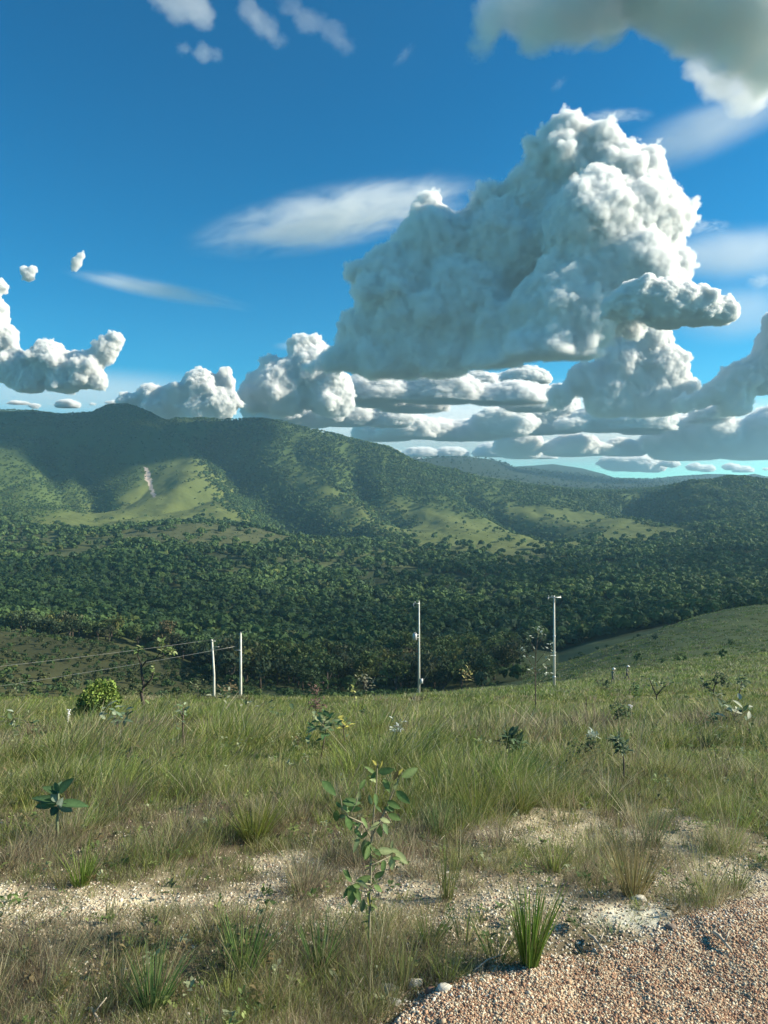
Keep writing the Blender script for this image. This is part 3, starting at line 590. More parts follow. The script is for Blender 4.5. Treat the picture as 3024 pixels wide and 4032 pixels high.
# gnarled little tree
PT = [([(0, -12), (0, 20), (-2, 60), (-10, 96), (0, 122), (-6, 165), (-12, 215)], 6, 3), ([(0, 120), (30, 152), (40, 182)], 3, 1.5), ([(-12, 195), (8, 222), (44, 230), (92, 248), (105, 262)], 2.6, 1), ([(-12, 212), (-26, 245), (-20, 270)], 2, 1), ([(44, 230), (68, 262), (72, 292)], 1.6, .8), ([(92, 248), (118, 258)], 1.2, .6)]
p = at_row(566, 2826, 8, 40); s = p[1]/F; root = empty('gnarled_tree', p, 'gnarled leaning little tree with a crooked dark trunk and few leaves', 'tree')
stem_obj('trunk', [([np.array([x*s, math.sin(i*2.1)*4*s, y*s]) for i, (x, y) in enumerate(l)], a*s*1.35, b*s*1.4) for l, a, b in PT], plain('dark_bark', (.07, .055, .045), .95, 20, .4), root, 8)
lv = []
for (x, z, n) in [(-20, 272, 9), (72, 298, 10), (75, 262, 5), (108, 262, 14), (118, 256, 8), (40, 190, 5), (34, 170, 4), (-4, 100, 3), (6, 50, 2)]:
    for k in range(n):
        b = np.array([x, rng.normal()*6, z])*s+rng.normal(size=3)*7*s; a = rng.uniform(0, 6.28); e = rng.uniform(-.4, 1.2)
        lv.append((b, b+np.array([math.cos(a)*math.cos(e), math.sin(a)*math.cos(e), math.sin(e)])*24*s, 12*s, (.16, .23, .08) if rng.random() > .4 else (.32, .36, .17)))
leaves_obj('foliage', lv, root)

YG, DG_, GG = (.26, .28, .08), (.05, .085, .04), (.22, .27, .2)
PL = [
 (718, 2905, 130, 60, 'upright sapling with round leaves right of the gnarled tree', dict(leafn=26, leafpx=20, c=(.12, .18, .09), c2=(.25, .3, .18), name='sapling', thick=.02)),
 (1262, 2915, 80, 110, 'spreading plant with large bright and dark leaves in the middle field', dict(leafn=40, leafpx=34, c=(.06, .12, .05), c2=(.24, .29, .15), name='leafy_herb')),
 (1362, 2890, 55, 60, 'leafy plant with one yellow leaf beside the large-leaved plant', dict(leafn=18, leafpx=24, c=(.09, .14, .06), c2=(.45, .42, .1), name='leafy_herb')),
 (1232, 2840, 75, 60, 'brown withered shrub behind the large-leaved plant', dict(leafn=60, leafpx=13, c=(.10, .065, .055), c2=(.14, .09, .07), name='withered_shrub', dens=7)),
 (1072, 2838, 45, 60, 'dark pair-leaved herb with a flower stalk left of the withered shrub', dict(leafn=10, leafpx=32, c=DG_, c2=(.08, .12, .06), name='leafy_herb')),
 (1395, 2790, 80, 22, 'thin yellow-green sapling standing at the far grass edge', dict(leafn=14, leafpx=15, c=YG, c2=(.35, .36, .14), name='sapling', hi=60)),
 (1418, 2830, 35, 30, 'small dark shrub right of the thin yellow-green sapling', dict(leafn=26, leafpx=11, c=DG_, name='small_shrub', dens=5)),
 (1560, 2905, 55, 50, 'silvery herb with pale leaf tips in the centre of the field', dict(leafn=26, leafpx=16, c=(.35, .40, .36), c2=(.5, .54, .5), name='silver_herb', dens=5)),
 (2000, 2985, 85, 60, 'spiky dark rosette plant in the right half of the field', dict(leafn=80, leafpx=46, c=(.05, .09, .05), c2=(.09, .14, .07), rosette=True, name='spiky_rosette', dens=1)),
 (2340, 2965, 85, 60, 'grey-green woolly herb above a dark shrub', dict(leafn=60, leafpx=20, c=(.30, .36, .30), c2=(.45, .5, .42), rosette=True, name='silver_herb')),
 (2298, 3000, 75, 90, 'dark low shrub in front of the woolly herb', dict(leafn=110, leafpx=16, c=(.045, .07, .035), c2=(.09, .12, .05), name='small_shrub', dens=9)),
 (2456, 3070, 140, 46, 'rosette of pointed leaves on a tall bare stem', dict(leafn=60, leafpx=34, c=(.07, .11, .06), c2=(.24, .27, .17), rosette=True, name='stalked_rosette', dens=1, thick=.014)),
 (2585, 2755, 85, 60, 'forked little tree with bare Y-shaped branches in the right field', dict(leafn=30, leafpx=15, c=(.08, .12, .05), c2=(.25, .28, .16), name='forked_tree', lines=[([(0, -40), (0, 15), (-14, 52), (-28, 82)], 4, 1.6), ([(0, 15), (22, 50), (50, 62)], 3, 1.2), ([(22, 50), (8, 68)], 1.6, 1)])),
 (2820, 2752, 100, 80, 'open dark bushy tree near the right edge of the field', dict(leafn=120, leafpx=14, c=(.05, .08, .045), c2=(.09, .12, .06), name='bushy_tree', lines=[([(0, -30), (-10, 30), (-5, 70), (10, 92)], 3, 1.2), ([(-10, 30), (-42, 50), (-50, 62)], 2, 1), ([(-5, 55), (30, 75), (38, 60)], 2, 1)])),
 (2912, 2775, 95, 34, 'slim small tree with pale leaves at the right', dict(leafn=34, leafpx=18, c=(.07, .11, .06), c2=(.3, .34, .24), name='slim_tree', lines=[([(0, -30), (-2, 35), (4, 70), (6, 95)], 2.6, 1.2)])),
 (2830, 2770, 40, 50, 'pale-flowered low shrub below the bushy tree', dict(leafn=30, leafpx=14, c=(.09, .13, .06), c2=(.4, .38, .26), name='small_shrub', dens=5)),
 (2905, 2850, 60, 90, 'low plant with drooping pale-edged leaves near the right edge', dict(leafn=26, leafpx=34, c=(.06, .10, .05), c2=(.38, .4, .3), name='leafy_herb')),
 (2795, 2862, 40, 40, 'small dark conical herb left of the drooping-leaved plant', dict(leafn=26, leafpx=18, c=(.055, .09, .045), name='leafy_herb')),
 (2740, 2790, 45, 80, 'yellowish low shrub in the right field', dict(leafn=40, leafpx=16, c=(.14, .17, .06), c2=(.3, .28, .12), name='small_shrub', dens=6)),
 (2450, 2850, 70, 80, 'dark feathery shrub in the middle of the right field', dict(leafn=130, leafpx=13, c=(.06, .10, .045), name='small_shrub', dens=8)),
 (2495, 2760, 60, 30, 'dark green upright shrub right of the walkers', dict(leafn=50, leafpx=13, c=(.06, .11, .045), name='small_shrub', dens=5)),
 (2365, 2715, 32, 50, 'small dark shrub left of the walkers', dict(leafn=50, leafpx=12, c=(.055, .085, .04), name='small_shrub', dens=6)),
 (1838, 2722, 90, 50, 'yellow-leaved sapling on the field edge right of the pole with the transformer', dict(leafn=46, leafpx=13, c=(.15, .13, .06), c2=(.36, .34, .12), name='sapling', dens=6, hi=80)),
 (1445, 2745, 90, 60, 'dusty brownish sapling on the field edge left of the pole with the transformer', dict(leafn=50, leafpx=12, c=(.17, .18, .12), c2=(.28, .27, .18), name='sapling', dens=7, hi=60)),
 (1240, 2740, 70, 50, 'reddish-brown dry sapling at the far grass edge', dict(leafn=36, leafpx=12, c=(.14, .09, .07), name='withered_shrub', dens=6, hi=55)),
 (880, 2770, 40, 50, 'dark round-leaved herb just below the left pair of poles', dict(leafn=22, leafpx=18, c=(.06, .09, .04), c2=(.3, .32, .22), name='leafy_herb')),
 (975, 2790, 28, 24, 'small herb with a white-edged leaf below the second pole', dict(leafn=10, leafpx=18, c=(.07, .11, .05), c2=(.4, .42, .32), name='leafy_herb')),
 (895, 2728, 40, 70, 'reddish leafy bush between the left pair of poles', dict(leafn=60, leafpx=11, c=(.13, .11, .06), c2=(.22, .16, .09), name='small_shrub', dens=7, hi=62)),
 (780, 2735, 50, 40, 'small sapling left of the first pole', dict(leafn=30, leafpx=11, c=(.12, .14, .07), name='sapling', dens=4, hi=60)),
 (60, 2735, 60, 40, 'pale-leaved sapling at the far left of the field edge', dict(leafn=24, leafpx=14, c=(.16, .2, .1), c2=(.34, .38, .25), name='sapling', dens=4, hi=60)),
 (298, 2730, 80, 26, 'slender upright sapling on the field edge left of the gnarled tree', dict(leafn=22, leafpx=13, c=(.12, .15, .08), name='sapling', dens=3, hi=60)),
 (120, 2865, 28, 80, 'low dark broad-leaved herb in the far left field', dict(leafn=12, leafpx=30, c=(.07, .12, .05), c2=(.14, .2, .09), name='leafy_herb')),
 (50, 2850, 30, 50, 'withered dark herb at the left border of the field', dict(leafn=14, leafpx=20, c=(.07, .08, .05), c2=(.3, .34, .26), name='leafy_herb')),
 (500, 3020, 50, 40, 'small dark leafy herb in the grass below the round bush', dict(leafn=12, leafpx=24, c=(.04, .065, .035), name='leafy_herb')),
 (672, 2960, 28, 40, 'tiny green herb in the grass below the upright sapling', dict(leafn=10, leafpx=18, c=(.07, .13, .05), name='leafy_herb')),
 (2110, 2800, 330, 100, 'tall thin tree with sparse pale leaves in front of the right pole', dict(leafn=100, leafpx=13, c=(.11, .14, .09), c2=(.42, .46, .38), name='sparse_tree', hi=50, lines=[([(0, -20), (-2, 80), (4, 160), (0, 240), (12, 320)], 3.2, .9), ([(0, 100), (34, 150), (48, 170)], 1.1, .6), ([(2, 150), (-30, 210), (-50, 235)], 1.1, .6), ([(2, 190), (34, 240), (46, 262)], 1.1, .6), ([(0, 220), (-24, 290)], 1, .5), ([(4, 170), (50, 215), (60, 225)], 1, .5), ([(0, 240), (26, 300)], 1, .5), ([(2, 130), (-14, 165)], 1, .5)])),
 (2310, 2810, 80, 8, 'bare dark stalk standing in the grass right of the right pole', dict(leafn=4, leafpx=8, c=(.1, .1, .06), name='bare_stalk', dens=0, thick=.02)),
 (170, 3480, 70, 40, 'small pale herb among the white stones at left', dict(leafn=16, leafpx=18, c=(.2, .22, .1), name='leafy_herb', lo=2.6, thick=.004)),
]
for px, row, hp, wp, lab, kw in PL:
    kw = dict(kw); twig_plant(px, row, hp, wp, lab, **kw)
# white flower spikes
M_flower = plain('white_petals', (.75, .74, .78), .6, 10, .08)
for px, row, hp, lab in [(268, 2880, 85, 'white flower spike left of the round bush'), (404, 2905, 60, 'white flower spike at the foot of the round bush'), (482, 2890, 50, 'white flower spike right of the round bush'), (470, 2975, 60, 'slender white flower spike in the grass below the round bush'),
                          (358, 2895, 40, 'short white flower spike between bush and tall spike'), (1459, 2990, 50, 'small white flower spike in the centre grass'), (2480, 2815, 40, 'white flower spike near the feathery shrub'), (15, 2880, 40, 'white flower spike at the left border')]:
    p = at_row(px, row, 6, 50); s = p[1]/F; root = empty('flower_spike', p, lab, 'flower', 'white flower spikes in the field')
    stem_obj('stem', [([(0, 0, -.05), (2*s, 0, hp*.6*s), (4*s, 0, hp*s)], 1.2*s, .6*s)], plain('stalk', (.2, .25, .1), .7), root, 5)
    n = 34; zz = np.linspace(.45, 1, n)*hp*s; lst = []
    V = np.concatenate([IV1*rng.uniform(1.6, 3.2)*s+np.array([zz[k]/hp*3+rng.normal()*3.2*s, rng.normal()*3.2*s, zz[k]]) for k in range(n)])
    mesh('petals', V, (IF1[None]+(np.arange(n)*12)[:, None, None]).reshape(-1, 3), M_flower, root)
# dead sticks lying about
for x0, y0, x1, y1, r, lab in [(2320, 3700, 2378, 3762, .009, 'short bleached stick lying on the gravel'), (1870, 3835, 2010, 3762, .004, 'long bleached straw lying beside the bright green tuft'), (1780, 3288, 1850, 3288, .004, 'thin pale twig lying flat on the sand'),
                               (1650, 3320, 1760, 3345, .006, 'grey fallen branch in front of the pale green fan'), (345, 3990, 385, 4028, .008, 'bleached stick at the bottom edge'), (1350, 3950, 1420, 3925, .006, 'pale broken stick in the dry grass at the bottom'), (2810, 3690, 2880, 3760, .010, 'white weathered root piece on the gravel')]:
    a, b = at_row(x0, y0, 2.4, 12), at_row(x1, y1, 2.4, 12); m = (a+b)/2
    root = stem_obj('fallen_stick', [([a-m+[0, 0, .02], (a-m)*.3+[0, .01, .03], (b-m)*.4+[0, 0, .025], b-m+[0, 0, .02]], r, r*.6), ([(b-m)*.3+[0, 0, .03], (b-m)*.6+[.03, .05, .07]], r*.6, r*.3)], M_deadwood, None, 6); root.location = m; tag(root, lab, 'stick')

# ---------------------------------------------------------------- power poles and wires
def pole(px, row_top, d, h, label, r0=.15, r1=.08, lean=0.):
    top = W(px, row_top, d); root = empty('power_pole', top-[0, 0, h], label, 'power pole', 'power poles at the far edge of the field')
    bm = bmesh.new(); tube(bm, [(0, 0, -1), (0, 0, h*.5), (lean, 0, h)], [r0+.01, (r0+r1)/2, r1], 12); bobj('shaft', bm, M_concrete, root); return root
def bxm(bm, c, s):
    g_ = bmesh.ops.create_cube(bm, size=1)['verts']
    for v in g_: v.co = Vector((v.co.x*s[0]+c[0], v.co.y*s[1]+c[1], v.co.z*s[2]+c[2]))
def insul(root, c, s=.06, hgt=.18):
    bm = bmesh.new(); tube(bm, [(c[0], c[1], c[2]), (c[0], c[1], c[2]+hgt*.35), (c[0], c[1], c[2]+hgt*.4), (c[0], c[1], c[2]+hgt*.7), (c[0], c[1], c[2]+hgt*.75), (c[0], c[1], c[2]+hgt)], [s*.3, s*.3, s, s*.9, s*.5, s*.2], 10); return bobj('insulator', bm, M_porcelain, root)
A = pole(2182, 2345, 84, 10.3, 'tall concrete power pole with a crossarm at the top, rightmost of the four')
bm = bmesh.new(); bxm(bm, (0, -.14, 10.1), (1.5, .1, .11)); bxm(bm, (0, -.09, 9.8), (.08, .05, .6)); bobj('crossarm', bm, M_steel, A)
for x in (-.68, -.3, .68): insul(A, (x, -.14, 10.155))
bm = bmesh.new(); bxm(bm, (-.72, -.2, 10.0), (.12, .12, .18)); bobj('fuse_cutout', bm, M_porcelain, A)
for z in (1.0, 3.4, 5.6):
    bm = bmesh.new(); tube(bm, [(0, 0, z), (0, 0, z+.16)], [.18-z*.006, .18-z*.006], 12); bobj('steel_band', bm, M_box, A)
B = pole(1650, 2368, 88, 10.6, 'concrete power pole carrying a transformer and a meter box, second from the right', .14, .075)
bm = bmesh.new(); tube(bm, [(-.5, -.1, 6.0), (-.5, -.1, 6.08), (-.5, -.1, 6.75), (-.5, -.1, 6.8)], [.2, .26, .26, .2], 14); tr = bobj('transformer', bm, M_steel, B)
for z in (6.3, 6.65):
    bm = bmesh.new(); bxm(bm, (-.22, -.1, z), (.3, .08, .08)); bobj('bracket', bm, M_steel, B)
for x in (-.6, -.4): insul(tr, (x, -.1, 6.8), .05, .2)
bm = bmesh.new(); bxm(bm, (.28, -.16, 1.15), (.34, .22, .55)); bxm(bm, (.28, -.29, 1.45), (.38, .03, .04)); bobj('meter_box', bm, M_box, B)
bm = bmesh.new(); bxm(bm, (-.25, -.1, 10.35), (.55, .08, .08)); bobj('crossarm', bm, M_steel, B)
insul(B, (-.5, -.1, 10.39), .07, .24); insul(B, (0, 0, 10.6), .05, .16)
bm = bmesh.new(); tube(bm, [(-.62, -.1, 10.4), (-.66, -.1, 10.1), (-.58, -.1, 9.95)], [.05, .05, .04], 8); bobj('surge_arrester', bm, M_porcelain, B)
Cp = pole(843, 2518, 92, 8.8, 'slim concrete power pole leaning slightly left, leftmost of the four', .15, .1, -.25)
bm = bmesh.new(); bxm(bm, (-.1, -.12, 8.62), (.6, .08, .08)); bobj('crossarm', bm, M_steel, Cp); insul(Cp, (-.33, -.12, 8.66))
bm = bmesh.new(); bxm(bm, (.3, -.05, 7.9), (.7, .05, .05)); bobj('lower_bracket', bm, M_steel, Cp)
Dp = pole(948, 2494, 84, 8.8, 'slim straight concrete power pole, second from the left', .16, .1)
insul(Dp, (0, 0, 8.8)); bm = bmesh.new(); bxm(bm, (-.3, -.1, 6.9), (.7, .07, .07)); bobj('lower_bracket', bm, M_steel, Dp)
def wire(pts, label, r=.013):
    P = [np.array(p) for p in pts]; c = P[0]; out = []
    for a, b in zip(P, P[1:]):
        n = 16; sag = np.linalg.norm(b-a)*.006
        out += [a+(b-a)*t-np.array([0, 0, 4*sag*t*(1-t)])-c for t in np.linspace(0, 1, n, endpoint=False)]
    out.append(P[-1]-c); bm = bmesh.new(); tube(bm, out, [r]*len(out), 5); o = bobj('power_wire', bm, M_wire); o.location = c; tag(o, label, 'wire', 'wires of the left power poles')
wire([W(948, 2492, 84), W(834, 2519, 92), W(-500, 2676, 74)], 'upper wire running left from the tops of the left pair of poles')
wire([W(934, 2544, 84), W(-500, 2775, 70)], 'lower wire running left from below the top of the second pole')
# ---------------------------------------------------------------- two walkers with white hats
def person(px, d, rot, step, label, shirt, trousers):
    p = G(px, d); root = empty('person', p, label, 'person', 'two walkers on the slope'); root.rotation_euler = (0, 0, rot)
    me = bpy.data.meshes.new('body'); bm = bmesh.new(); vs_ = {}; R = {}
    def v(k, co, r): vs_[k] = bm.verts.new(co); R[k] = r
    # faces -y; x is sideways
    v('pel', (0, 0, .95), (.155, .11)); v('waist', (0, -.02, 1.1), (.135, .1)); v('chest', (0, -.05, 1.32), (.165, .115)); v('neck0', (0, -.07, 1.47), (.07, .065)); v('neck', (0, -.10, 1.54), (.052, .055))
    v('head', (0, -.14, 1.63), (.078, .095)); v('crown', (0, -.13, 1.72), (.06, .075)); v('nose', (0, -.235, 1.62), (.014, .014))
    E_ = [('pel', 'waist'), ('waist', 'chest'), ('chest', 'neck0'), ('neck0', 'neck'), ('neck', 'head'), ('head', 'crown'), ('head', 'nose')]
    for s_, sg in (('l', -1), ('r', 1)):
        st = step*sg
        v('hip'+s_, (.095*sg, 0, .9), (.09, .09)); v('kn'+s_, (.1*sg, -.06-st*.16, .5), (.058, .062)); v('an'+s_, (.1*sg, .02-st*.26, .1), (.038, .042)); v('toe'+s_, (.11*sg, -.15-st*.26, .04), (.035, .03))
        v('sh'+s_, (.19*sg, -.05, 1.42), (.06, .06)); v('el'+s_, (.25*sg, -.06+st*.1, 1.14), (.042, .042)); v('wr'+s_, (.22*sg, -.22+st*.12, .98), (.028, .028)); v('pa'+s_, (.21*sg, -.27+st*.12, .93), (.032, .018))
        E_ += [('pel', 'hip'+s_), ('hip'+s_, 'kn'+s_), ('kn'+s_, 'an'+s_), ('an'+s_, 'toe'+s_), ('chest', 'sh'+s_), ('sh'+s_, 'el'+s_), ('el'+s_, 'wr'+s_), ('wr'+s_, 'pa'+s_)]
        for f_ in range(5):
            k = 'f%d' % f_+s_; fx = (.21+(-.032+.016*f_)*1)*sg; th_ = f_ == 0
            v(k, (fx-(.03*sg if th_ else 0), -.30+st*.12-(0 if th_ else .02), .89 if not th_ else .92), (.009, .009)); v(k+'t', (fx-(.035*sg if th_ else 0), -.32+st*.12, .85 if not th_ else .885), (.008, .008)); E_ += [('pa'+s_, k), (k, k+'t')]
    for a, b in E_: bm.edges.new((vs_[a], vs_[b]))
    keys = list(vs_); bm.to_mesh(me); bm.free(); o = bpy.data.objects.new('body', me); C.objects.link(o)
    sm = o.modifiers.new('s', 'SKIN'); o.modifiers.new('u', 'SUBSURF').levels = 2
    for k, sv in zip(keys, me.skin_vertices[0].data): sv.radius = R[k]; sv.use_root = k == 'pel'
    m2 = bpy.data.meshes.new_from_object(o.evaluated_get(bpy.context.evaluated_depsgraph_get())); o.modifiers.clear(); o.data = m2; o.parent = root
    mats = [plain('skin', (.28, .16, .10), .6, 20, .08), plain('shirt_cloth', shirt, .9, 12, .12), plain('trouser_cloth', trousers, .9, 12, .15), plain('boot_leather', (.05, .04, .035), .6, 10, .2)]
    for m_ in mats: m2.materials.append(m_)
    for f in m2.polygons:
        c = f.center; f.material_index = 3 if c.z < .12 else 2 if c.z < .98 and abs(c.x) < .185 else 1 if (c.z < 1.5 and c.z > 1.02) else 0
        f.use_smooth = True
    # hat: domed crown with a round brim and a neck flap
    bm = bmesh.new(); tube(bm, [(0, -.15, 1.69), (0, -.15, 1.70), (0, -.145, 1.705), (0, -.14, 1.79), (0, -.14, 1.83), (0, -.14, 1.84)], [.185, .19, .125, .118, .08, .02], 18); h_ = bobj('hat', bm, plain('white_hat', (.78, .76, .7), .8, 20, .05), root)
    for sx in (-1, 1):
        bm = bmesh.new(); bmesh.ops.create_icosphere(bm, subdivisions=2, radius=.013)
        for q in bm.verts: q.co += Vector((sx*.033, -.228, 1.645))
        bobj('eye', bm, plain('eye', (.03, .025, .02), .2, 5, .1), root)
    return root
person(2412, 84, R_(100), 1, 'walker in white hat and grey-green clothes, left one of the two', (.22, .23, .17), (.13, .13, .11))
person(2468, 86, R_(70), -1, 'walker in white hat and darker clothes, right one of the two', (.13, .14, .12), (.07, .07, .075))

# ---------------------------------------------------------------- woodland
def tree_density(px, d, row):
    f = np.where((d > 190) & (d < 1120), .95, 0.)*np.where((px > 800) & (px < 2100), sstep(200, 240, d), sstep(290, 330, d))
    f = np.where((px > 2050) & (d < 340), 0, f)
    f *= 1-.93*soft(px, row, MOUND, 8, 5)*(d > 800)
    f *= 1-.9*soft(px, row, CLEAR, 8, 4)*(d < 450)
    f *= .12+.88*sstep(.36, .50, n2((px-CX)/F*d, d*.7, 80, 91, 3))
    hillz = (d > 1050)
    up = np.where(px < 760, .34+.5*sstep(1700, 1640, row)*(px > 380), .8)
    up = np.where((px > 760) & (px < 1050), np.where(row < 1720, .75, .5), up)
    up *= .25+1.25*sstep(.36, .58, n2((px-CX)/F*d, d*.6, 80, 92, 4))
    rv = 0
    for pts, wd in zip(RAV, (85, 40, 40, 60, 35, 40)): rv = np.maximum(rv, np.exp(-(seg_dist(px, d, pts)/wd)**4)*(.55+.4*(wd > 50)))
    md = 0
    for p_ in MEADOWS: md = np.maximum(md, soft(px, row, p_, 10, 5))
    up = np.maximum(up*(1-.97*md), rv)
    up = np.where(d > 2150, .3*(d < 4200), up)
    f = f*(1-.95*md*(d > 900))
    f = np.where(hillz, np.where(d < 1120, np.maximum(f*(1-md), up), up), f)
    return f
def wood(px, d, size, nq, base, name, qs=.34):
    """crowns of leaf clumps as plain arrays (one far wood)"""
    n = len(px); x = (px-CX)/F*d; z = ground_z(px, d)
    V = []; n_q = n*nq; id_ = np.repeat(np.arange(n), nq)
    dr = rdir(n_q); dr[:, 2] = np.where(dr[:, 2] < -.25, -dr[:, 2], dr[:, 2]); r = (.72+.3*rng.random(n_q)**.5)[:, None]
    lob = rdir(n*3).reshape(n, 3, 3)*.38; li = lob[id_, rng.integers(0, 3, n_q)]
    rad = np.c_[size, size, size*.72][id_]
    P = np.c_[x, d, z+size*.85][id_]+(dr*r*.72+li)*rad
    a = rdir(n_q)*.55+dr; a /= np.linalg.norm(a, axis=1)[:, None]; u = np.cross(a, rdir(n_q)); u /= np.linalg.norm(u, axis=1)[:, None]; v = np.cross(a, u)
    s = (size[id_]*qs*rng.uniform(.6, 1.3, n_q))[:, None]; u = u*s; v = v*s*.8
    Vq = np.stack([P-u, P-v, P+u, P+v], 1).reshape(-1, 3)
    cc = np.clip(base[id_]*rng.uniform(.78, 1.22, (n_q, 1)), .004, .6)
    return Vq, np.arange(4*n_q).reshape(-1, 4), np.repeat(cc, 4, 0)
def tree_cols(n, x, d):
    pal = np.array([(.055, .10, .032), (.07, .12, .036), (.045, .085, .03), (.09, .14, .04), (.06, .10, .045), (.12, .15, .04), (.09, .11, .04)])
    pr = np.array([.30, .25, .22, .08, .12, .02, .01]); pr /= pr.sum(); c = pal[rng.choice(7, n, p=pr)]
    return c*(.75+.5*n2(x, d, 60, 95, 2))[:, None]
def sample_area(n, d0, d1, px0=-260, px1=3290):
    d = np.sqrt(rng.uniform(d0*d0, d1*d1, n)); return rng.uniform(px0, px1, n), d
lst = []
near_trees = []
for n, d0, d1, smin, smax, nq, qs in [(20000, 190, 620, 2.6, 5.6, 110, .26), (21000, 620, 1120, 2.8, 6.2, 56, .34), (46000, 1060, 1560, 1.8, 4.8, 28, .42), (52000, 1500, 2150, 2.0, 5.0, 22, .46), (16000, 2200, 4200, 2.5, 5, 8, .7)]:
    px, d = sample_area(n, d0, d1); row = CY-ground_z(px, d)/d*F
    ok = rng.random(n) < tree_density(px, d, row); px, d, row = px[ok], d[ok], row[ok]
    # thin out: keep a minimum spacing grid
    x = (px-CX)/F*d; cell = 5.6 if d0 < 1000 else 5.4 if d0 < 2000 else 9
    key = (np.round(x/cell).astype(np.int64)*100003+np.round(d/cell).astype(np.int64)); _, u = np.unique(key, return_index=True)
    px, d, x = px[u], d[u], x[u]; size = rng.uniform(smin, smax, len(px))*(1-.35*(d0 > 1000)*soft(px, CY-ground_z(px, d)/d*F, [(-300, 1500), (760, 1500), (760, 2150), (-300, 2150)], 5, 2))
    if d0 == 190:
        vis = (px > -40) & (px < 3060) & (size > 3.1); o_ = np.argsort(d+400*(~vis)); near_trees = [(px[k], d[k], size[k]) for k in o_[:270]]
        keep = np.ones(len(px), bool); keep[o_[:270]] = False; px, d, x, size = px[keep], d[keep], x[keep], size[keep]
    lst.append(wood(px, d, size, nq, tree_cols(len(px), x, d)*(1.05 if d0 < 1400 else 1.0 if d0 < 2100 else .5), '', qs)); print('wood', d0, len(px))  # far ridge crowns dimmed in colour for the cloud shade there
# low shrubs: brown hill, right flank, mound, meadows' edges
n = 5200; px, d = sample_area(n, 105, 300, -200, 3200); row = CY-ground_z(px, d)/d*F; x = (px-CX)/F*d
br = inpoly(px, row, BROWN); ok = rng.random(n) < np.where(px < 1700, np.where(br, .8, .75)*(.25+1.1*n2(x, d, 14, 96, 2)), .015+.03*(px > 2100)*n2(x, d, 30, 97)); ok &= (d > 118)
px, d, x, br = px[ok], d[ok], x[ok], br[ok]; size = rng.uniform(.5, 1.35, len(px))
cc = tree_cols(len(px), x, d); rb = rng.random(len(px)) < .45; cc[rb & br] = (.085, .10, .04)
lst.append(wood(px, d, size, 46, cc, '', .27))
n = 9000; px, d = sample_area(n, 820, 1400, 0, 2900); row = CY-ground_z(px, d)/d*F
ok = soft(px, row, MOUND, 6, 3)+.35*sum(inpoly(px, row, p_) for p_ in MEADOWS) > rng.random(n)*2.6; px, d = px[ok], d[ok]; x = (px-CX)/F*d
lst.append(wood(px, d, rng.uniform(.5, 1.3, len(px)), 8, tree_cols(len(px), x, d), '', .5))
# crest trees along the skyline (flat-topped, stand clear of the grass)
ksel = np.arange(43, 762, 1); jj = np.where((dg > 1400) & (dg < 2150))[0]
cj = jj[ROW[ksel][:, jj].argmin(1)]; cpx, cd = pxc[ksel], dg[cj]
m_ = rng.random(len(cpx)) < .62; cpx, cd = cpx[m_]+rng.normal(size=m_.sum())*2, cd[m_]+rng.uniform(-25, 12, m_.sum())
sz = rng.uniform(1.6, 3.9, len(cpx))*np.where(cpx > 2000, .8, 1); lst.append(wood(cpx, cd, sz, 26, tree_cols(len(cpx), cpx, cd)*.8, '', .36))
o = 0; Vs, Fs, Cs = [], [], []
for v, f, c in lst: Vs.append(v); Fs.append(f+o); Cs.append(c); o += len(v)
wd_ = mesh('woodland', np.concatenate(Vs), np.concatenate(Fs), M_crown, col=np.concatenate(Cs)); tag(wd_, 'dark green savanna woodland covering the valley and hillsides', 'woodland', kind='stuff')
# the nearest trees of the valley wood, one by one
protos = []
PC = [(.06, .095, .036), (.085, .12, .04), (.05, .075, .035), (.11, .145, .045), (.065, .095, .05), (.14, .15, .045), (.09, .10, .05), (.12, .10, .045)]
for i, c in enumerate(PC):
    root = empty('valley_tree', (0, 0, 0)); l2 = []; R0 = 1.
    for k in range(7):
        cn = np.array([rng.normal()*.42, rng.normal()*.42, rng.uniform(1.0, 1.95)]); l2.append(clumps(cn, rng.uniform(.38, .62), 70, .115, c, .45, .35, .8))
    v_, f_, c_ = zip(*l2); clump_obj('crown', list(zip(v_, f_, [np.minimum(q*1.05, .6) for q in c_])), M_crown, root)
    stem_obj('trunk', [([(0, 0, -.3), (.05, 0, .5), (0, .05, 1.3)], .075, .04), ([(.05, 0, .5), (.35, .1, 1.2)], .04, .02), ([(.03, 0, .6), (-.3, -.1, 1.25)], .04, .02)], M_bark, root, 6)
    protos.append(root)
used = set()
for i, (px, d, s) in enumerate(near_trees):
    k = i % 8 if rng.random() > .12 else 0
    if k == 7 and rng.random() > .25: k = 2
    src = protos[k]; first = k not in used; used.add(k)
    r = src if first else src.copy()
    if not first:
        C.objects.link(r)
        for ch in src.children:
            c_ = ch.copy(); C.objects.link(c_); c_.parent = r
    r.location = G(px, d); r.rotation_euler = (0, 0, rng.uniform(0, 6.28)); r.scale = (s, s, s*rng.uniform(.85, 1.15))
    tone = ['dark green', 'mid green', 'very dark green', 'light green', 'grey-green', 'yellow-green', 'dull green', 'olive green'][k]
    size_ = 'large' if s > 4.3 else 'small' if s < 3.6 else 'medium'
    where = 'left of all poles' if px < 820 else 'behind left pole pair' if px < 1000 else 'between second and third pole' if px < 1620 else 'between third and fourth pole' if px < 2180 else 'right of all poles'
    row_ = 'front edge' if d < 270 else 'second rank' if d < 330 else 'depth'
    tag(r, f'{size_} {tone} tree, {row_} of valley wood, {where}', 'tree', 'trees of the valley woodland nearest the field')
for k, r in enumerate(protos):
    if k not in used:
        for ch in list(r.children): bpy.data.objects.remove(ch)
        bpy.data.objects.remove(r)

